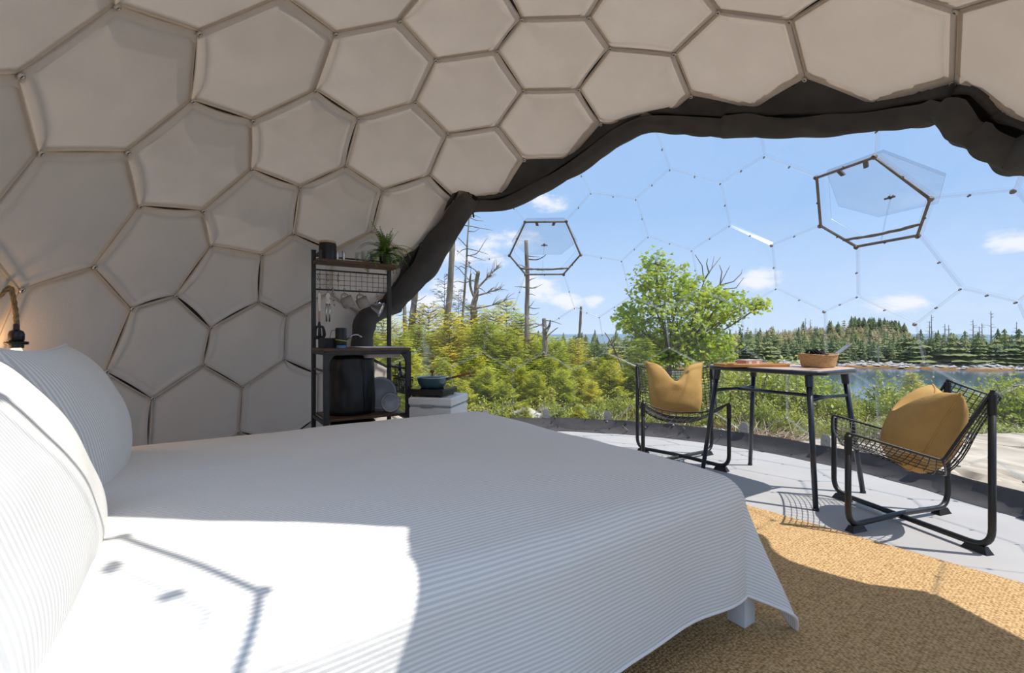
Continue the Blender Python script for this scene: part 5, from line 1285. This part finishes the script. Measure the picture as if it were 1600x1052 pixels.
SR = 'yellow-green leafy shrub at the lake edge between the table and the right chair'
for u, d, s in ((1385, 8.2, 1.25), (1405, 7.2, .95), (1440, 8.0, 1.1), (1360, 7.0, .7), (1470, 7.6, .8), (1330, 6.4, .6)): shrub(u, 0, d, s, SR, 'shrubs by the lake')
SRR = 'tall leafy shrub growing behind the right chair and rock'
for u, d, s in ((1560, 7.0, 1.25), (1590, 6.4, 1.2), (1625, 6.8, 1.3), (1535, 8.4, 1.3), (1600, 8.6, 1.6), (1660, 7.2, 1.4)): shrub(u, 0, d, s, SRR, 'shrubs behind the right chair')
SLL = 'low leafy plant growing among the spruces at the dome edge'
for u, d, s in ((780, 5.2, .5), (870, 5.1, .5), (930, 5.2, .5), (960, 5.6, .6), (990, 5.8, .6), (860, 5.8, .6), (745, 5.3, .5), (1010, 5.2, .35), (1075, 5.1, .35)): shrub(u, 0, d, s, SLL, 'plants by the dome edge')
# undergrowth: grass blades and dry twigs nobody could count
def scatter(name, m, n, blade, zone, seed, label):
    r = random.Random(seed); b = MB()
    for k in range(n):
        u = r.uniform(*zone[0]); d = zone[1][0] + (zone[1][1] - zone[1][0]) * r.random() ** 1.4; x = (u - 800) / FPX * d
        if math.hypot(x - DC[0], d - DC[1]) < 2.62: continue
        if noise.noise(Vector((x * .8, d * .8, seed))) < -.05: continue
        blade(b, Vector((x, d, zland(x, d))), r)
    o = b.build(name, m); tag(o, label, name.replace('_', ' '), None, 'stuff')
def grass(b, p, r):
    for q in range(3):
        a = r.uniform(0, 6.28); h = r.uniform(.05, .16); t = Vector((math.cos(a), math.sin(a), 0)) * h * .6; s = Vector((-math.sin(a), math.cos(a), 0)) * .004
        o = p + Vector((r.uniform(-.03, .03), r.uniform(-.03, .03), -.01)); b.add([o - s, o + s, o + t * .4 + Vector((0, 0, h * .7)) + s * .6, o + t + Vector((0, 0, h))], [(0, 1, 2), (0, 2, 3)])
def twig(b, p, r):
    a = r.uniform(0, 6.28); e = r.uniform(-.05, .7); L = r.uniform(.12, .4); dv = Vector((math.cos(a) * math.cos(e), math.sin(a) * math.cos(e), math.sin(e)))
    b.tube([p, p + dv * L * .6, p + dv * L + Vector((0, 0, r.uniform(-.04, .04)))], [.005, .004, .002], 3, False)
def sprig(b, p, r):
    for q in range(7):
        a = r.uniform(0, 6.28); h = r.uniform(.03, .14); o = p + Vector((math.cos(a), math.sin(a), 0)) * r.uniform(0, .07) + Vector((0, 0, h)); nn = Vector((r.uniform(-1, 1), r.uniform(-1, .4), 1)).normalized(); a_ = nn.cross(Vector((1, .2, 0))).normalized(); b_ = nn.cross(a_); z = r.uniform(.02, .04)
        b.add([o - a_ * z * .5, o - b_ * z * .3, o + a_ * z * .6, o + b_ * z * .3], [(0, 1, 2, 3)])
M_grass = mat('grass_blade', (0.42, 0.46, 0.10), 0.7, col2=(0.24, 0.28, 0.05), vscale=4, transl=0.35)
M_drytwig = mat('dry_twig', (0.42, 0.32, 0.22), 0.9, var=0.5, vscale=3)
scatter('wild_grass', M_grass, 4200, grass, ((640, 1640), (5.0, 10)), 3, 'thin green grass on the slope outside the dome')
scatter('ground_cover', M_bush, 6500, sprig, ((640, 1640), (5.2, 12)), 8, 'low leafy ground cover on the slope outside the dome')
scatter('dry_twigs', M_drytwig, 4500, twig, ((640, 1640), (4.3, 9)), 12, 'dry fallen twigs and roots on the brown ground outside')
# rocks
M_rock = mat('pale_rock', (0.52, 0.50, 0.47), 0.9, col2=(0.30, 0.28, 0.26), vscale=5, bump=1.0, bscale=12)
def rock(label, pos, size, seed, group=None, name='boulder', m=M_rock, sub=3):
    bm = bmesh.new(); bmesh.ops.create_icosphere(bm, subdivisions=sub, radius=1)
    for v in bm.verts:
        n = v.co.normalized(); k = 1 + .28 * noise.noise(n * 1.6 + Vector((seed, 0, 0))) + .12 * noise.noise(n * 4 + Vector((seed, 2, 0))); v.co = Vector((n.x * size[0], n.y * size[1], n.z * size[2])) * k
    me = bpy.data.meshes.new(name); bm.to_mesh(me); bm.free(); me.materials.append(m); me.polygons.foreach_set('use_smooth', [True] * len(me.polygons)); me.set_sharp_from_angle(angle=.6)
    o = bpy.data.objects.new(name, me); COL.objects.link(o); o.location = pos; tag(o, label, 'rock', group)
def gp(u, d, dz=0): x = (u - 800) / FPX * d; return Vector((x, d, zland(x, d) + dz))
rock('pale boulder lying outside beyond the far corner of the bed', gp(823, 5.3, .06), (.20, .16, .12), 1)
rock('pale rock half hidden by spruce seedlings near the base plates', gp(932, 5.3, .05), (.13, .12, .09), 2)
for k, (u, d, s) in enumerate(((868, 5.0, .09), (958, 5.2, .07), (1012, 5.0, .06), (1040, 5.0, .05), (1105, 5.1, .06), (1128, 4.9, .05), (1075, 5.3, .05), (1185, 5.3, .05), (1255, 5.0, .06), (1300, 4.7, .08), (990, 4.95, .05), (1030, 5.4, .07))):
    rock('small tan stone on the brown ground beyond the base plates', gp(u, d, .01), (s * 1.2, s, s * .7), 10 + k, 'small stones outside', 'stone', M_rock, 2)
M_slab = mat('bedrock', (0.56, 0.485, 0.39), 0.9, col2=(0.34, 0.28, 0.21), vscale=2.2, bump=1.0, bscale=4, stretch=(1, 2.6, 1))
def slab(label, c, hx, hy, h, seed, rz=0.0):
    m = MB(); n = 44; V = []
    for i in range(n + 1):
        for j in range(n + 1):
            a, b = -1 + 2 * i / n, -1 + 2 * j / n; r = max(abs(a), abs(b)); ed = 1 + .18 * noise.noise(Vector((a * 1.7, b * 1.7, seed)))
            z = h * min(1, max(0, (1.0 - r) * 5)) ** .6 + .05 * noise.noise(Vector((a * 2.2, b * 4.5, seed))) + .02 * noise.noise(Vector((a * 6, b * 11, seed)))
            crack = abs(noise.noise(Vector((a * .9 + 3, b * 3.6, seed + 4)))); z -= .05 * max(0, 1 - crack * 14)
            V.append((a * hx * ed, b * hy * ed, z - .06))
    m.add(V, [(i * (n + 1) + j, (i + 1) * (n + 1) + j, (i + 1) * (n + 1) + j + 1, i * (n + 1) + j + 1) for i in range(n) for j in range(n)])
    o = m.build('rock_slab', M_slab, auto=True, loc=c); o.rotation_euler = (0, 0, rz); tag(o, label, 'rock')
def sl(label, ang, dist, hx, hy, h, seed):
    a = math.radians(ang); x, y = DC[0] + dist * math.cos(a), DC[1] + dist * math.sin(a); slab(label, Vector((x, y, zland(x, y) + .03)), hx, hy, h, seed, a + PI / 2)
sl('broad pale bedrock slab just outside the dome behind the right chair', 12, 3.62, 1.5, .85, .10, 3)
sl('smaller pale rock ledge between the table legs and the right chair', 30, 3.12, .60, .42, .08, 7)
sl('upper grey rock ledge behind the bedrock slab at the right edge', 16, 4.9, 1.2, .5, .12, 9)
rock('grey stump-like boulder with roots beside the pale boulder', gp(848, 5.35, .05), (.09, .08, .14), 31, None, 'root_stump', M_deadbark)
# far trees
def far_conifer(seed, H, R, m, tiers=9, n=9):
    r = random.Random(seed); f = MB()
    for k in range(tiers):
        z0 = H * (.08 + .9 * k / tiers); rad = R * (1 - k / tiers) ** .8 * r.uniform(.75, 1.15)
        for q in range(n):
            a = 2 * PI * (q + r.random() * .8) / n; rr_ = rad * r.uniform(.6, 1.2); d = Vector((math.cos(a), math.sin(a), 0)); s = Vector((-d.y, d.x, 0)) * rad * .34
            f.add([Vector((0, 0, z0 + H * .13)), d * rr_ - s + Vector((0, 0, z0 - H * .02)), d * rr_ * 1.15 + Vector((0, 0, z0 + H * .01)), d * rr_ + s + Vector((0, 0, z0 - H * .01))], [(0, 1, 2), (0, 2, 3)])
    f.tube([(0, 0, -.3), (0, 0, H * .97)], [.05 * H / 4, .01], 4, False)
    return to_mesh(f, 'far_conifer', m)
FC = [far_conifer(k, 1, .26, M_farneedle) for k in range(3)] + [far_conifer(k, 1, .33, M_farneedle, 7) for k in (7, 8)] + [far_conifer(k, .85, .50, M_farneedle, 5, 11) for k in (21, 22, 23)]
FB = [far_conifer(k, 1, .42, M_farbrown, 5, 8) for k in (11, 12)]
rf = random.Random(77); cnt = 0
def far_tree(u, d, h, me, label, group):
    x = (u - 800) / FPX * d; o = bpy.data.objects.new('far_conifer', me); COL.objects.link(o); o.location = (x, d, zfar(u, d) - .1); o.rotation_euler = (0, 0, rf.uniform(0, 6)); o.scale = (h, h, h); tag(o, label, 'tree', group)
for k in range(190):
    u = rf.uniform(1180, 1640); e = rf.choice((4, 5, 6, 7.5, 9, 11)); d = shore_d(u) + e; top = 520 - (4 if u > 1420 else -7) + rf.gauss(0, 4)
    z = zfar(u, d); h = max(1.8, min(5.6, CAMZ + (526 - top - rf.uniform(0, 22)) / FPX * d - z)); far_tree(u, d, h, rf.choice(FC), 'dark green conifer in the dense row along the far lake shore', 'conifers on the far shore')
for k in range(100):
    u = rf.uniform(1000, 1425); d = rf.uniform(86, 118); far_tree(u, d, rf.uniform(1.2, 3.2), rf.choice(FC[:3] + FB), 'small conifer or scrubby tree scattered over the far hill', 'trees on the far hill')
# the rest of the far woods, too many to count
def woods(name, me_list, n, urange, drange, hr, seed, label):
    r = random.Random(seed); tot = MB(); cache = [([v.co.copy() for v in me.vertices], [tuple(p.vertices) for p in me.polygons]) for me in me_list]
    for k in range(n):
        u = r.uniform(*urange); d = drange(u, r); x = (u - 800) / FPX * d; h = r.uniform(*hr); V, F = r.choice(cache); R = Matrix.Rotation(r.uniform(0, 6), 3, 'Z'); o = Vector((x, d, zfar(u, d) - .1))
        tot.add([o + R @ (v * h) for v in V], F)
    b = tot.build(name, me_list[0].materials[0]); tag(b, label, 'woods', None, 'stuff')
woods('far_woods', FC, 620, (300, 1720), lambda u, r: shore_d(u) + 3.8 + 15 * r.random() ** 1.3, (1.6, 3.6), 5, 'dense green woods covering the far shore of the lake')
woods('hill_scrub', FB, 900, (950, 1430), lambda u, r: r.uniform(72, 119), (.7, 1.7), 6, 'yellow-brown scrub covering the far hill')
woods('hilltop_woods', FC[:3], 90, (1330, 1416), lambda u, r: r.uniform(108, 119), (2.2, 3.6), 15, 'dark woods on the right end of the hilltop')
M_snag = mat('snag_grey', (0.30, 0.28, 0.26), .9, var=.3)
for k, (u, vt, d) in enumerate(((1455, 492, 62), (1452, 502, 64), (1548, 486, 62), (1520, 500, 64), (1534, 505, 66), (1476, 506, 63), (1482, 508, 65), (1588, 503, 63), (1530, 510, 61), (1372, 540, 60), (1258, 497, 112), (1266, 500, 112))):
    z = zfar(u, d); x = (u - 800) / FPX * d; H = CAMZ + (526 - vt) / FPX * d - z; m = MB(); r = random.Random(k)
    m.tube([(0, 0, -.2), (.05, 0, H * .5), (.02, 0, H)], [.09, .07, .03], 5, False)
    p = thing('dead_snag', 'bare grey dead snag standing above the far shore woods', 'tree', (x, d, z), 0, 'dead snags on the far shore')
    m.build('trunk', M_snag, p); b = MB()
    for q in range(12):
        zz = H * r.uniform(.45, .97); a = r.uniform(0, 6.28); L = r.uniform(.3, 1.1) * (1.15 - zz / H) + .15; b.tube([(.03, 0, zz), (math.cos(a) * L, math.sin(a) * L, zz + r.uniform(-.15, .2))], [.035, .012], 4, False)
    b.build('branches', M_snag, p)
b = MB(); r = random.Random(41)
for k in range(500):
    u = r.uniform(1000, 1720); d = shore_d(u) + r.uniform(1.0, 4.6); x = (u - 800) / FPX * d; s = r.uniform(.10, .42); c = Vector((x, d, zfar(u, d)))
    Q = [c + Vector((s * r.uniform(.7, 1.5) * math.cos(a), s * math.sin(a), r.uniform(0, .1))) for a in (0, 1.2, 2.5, 3.7, 5)]; t = c + Vector((r.uniform(-.1, .1), 0, s * .7)); b.add(Q + [t], [(i, (i + 1) % 5, 5) for i in range(5)])
tag(b.build('shore_rocks', M_rock), 'pale rocks strewn along the far waterline', 'rocks', None, 'stuff')
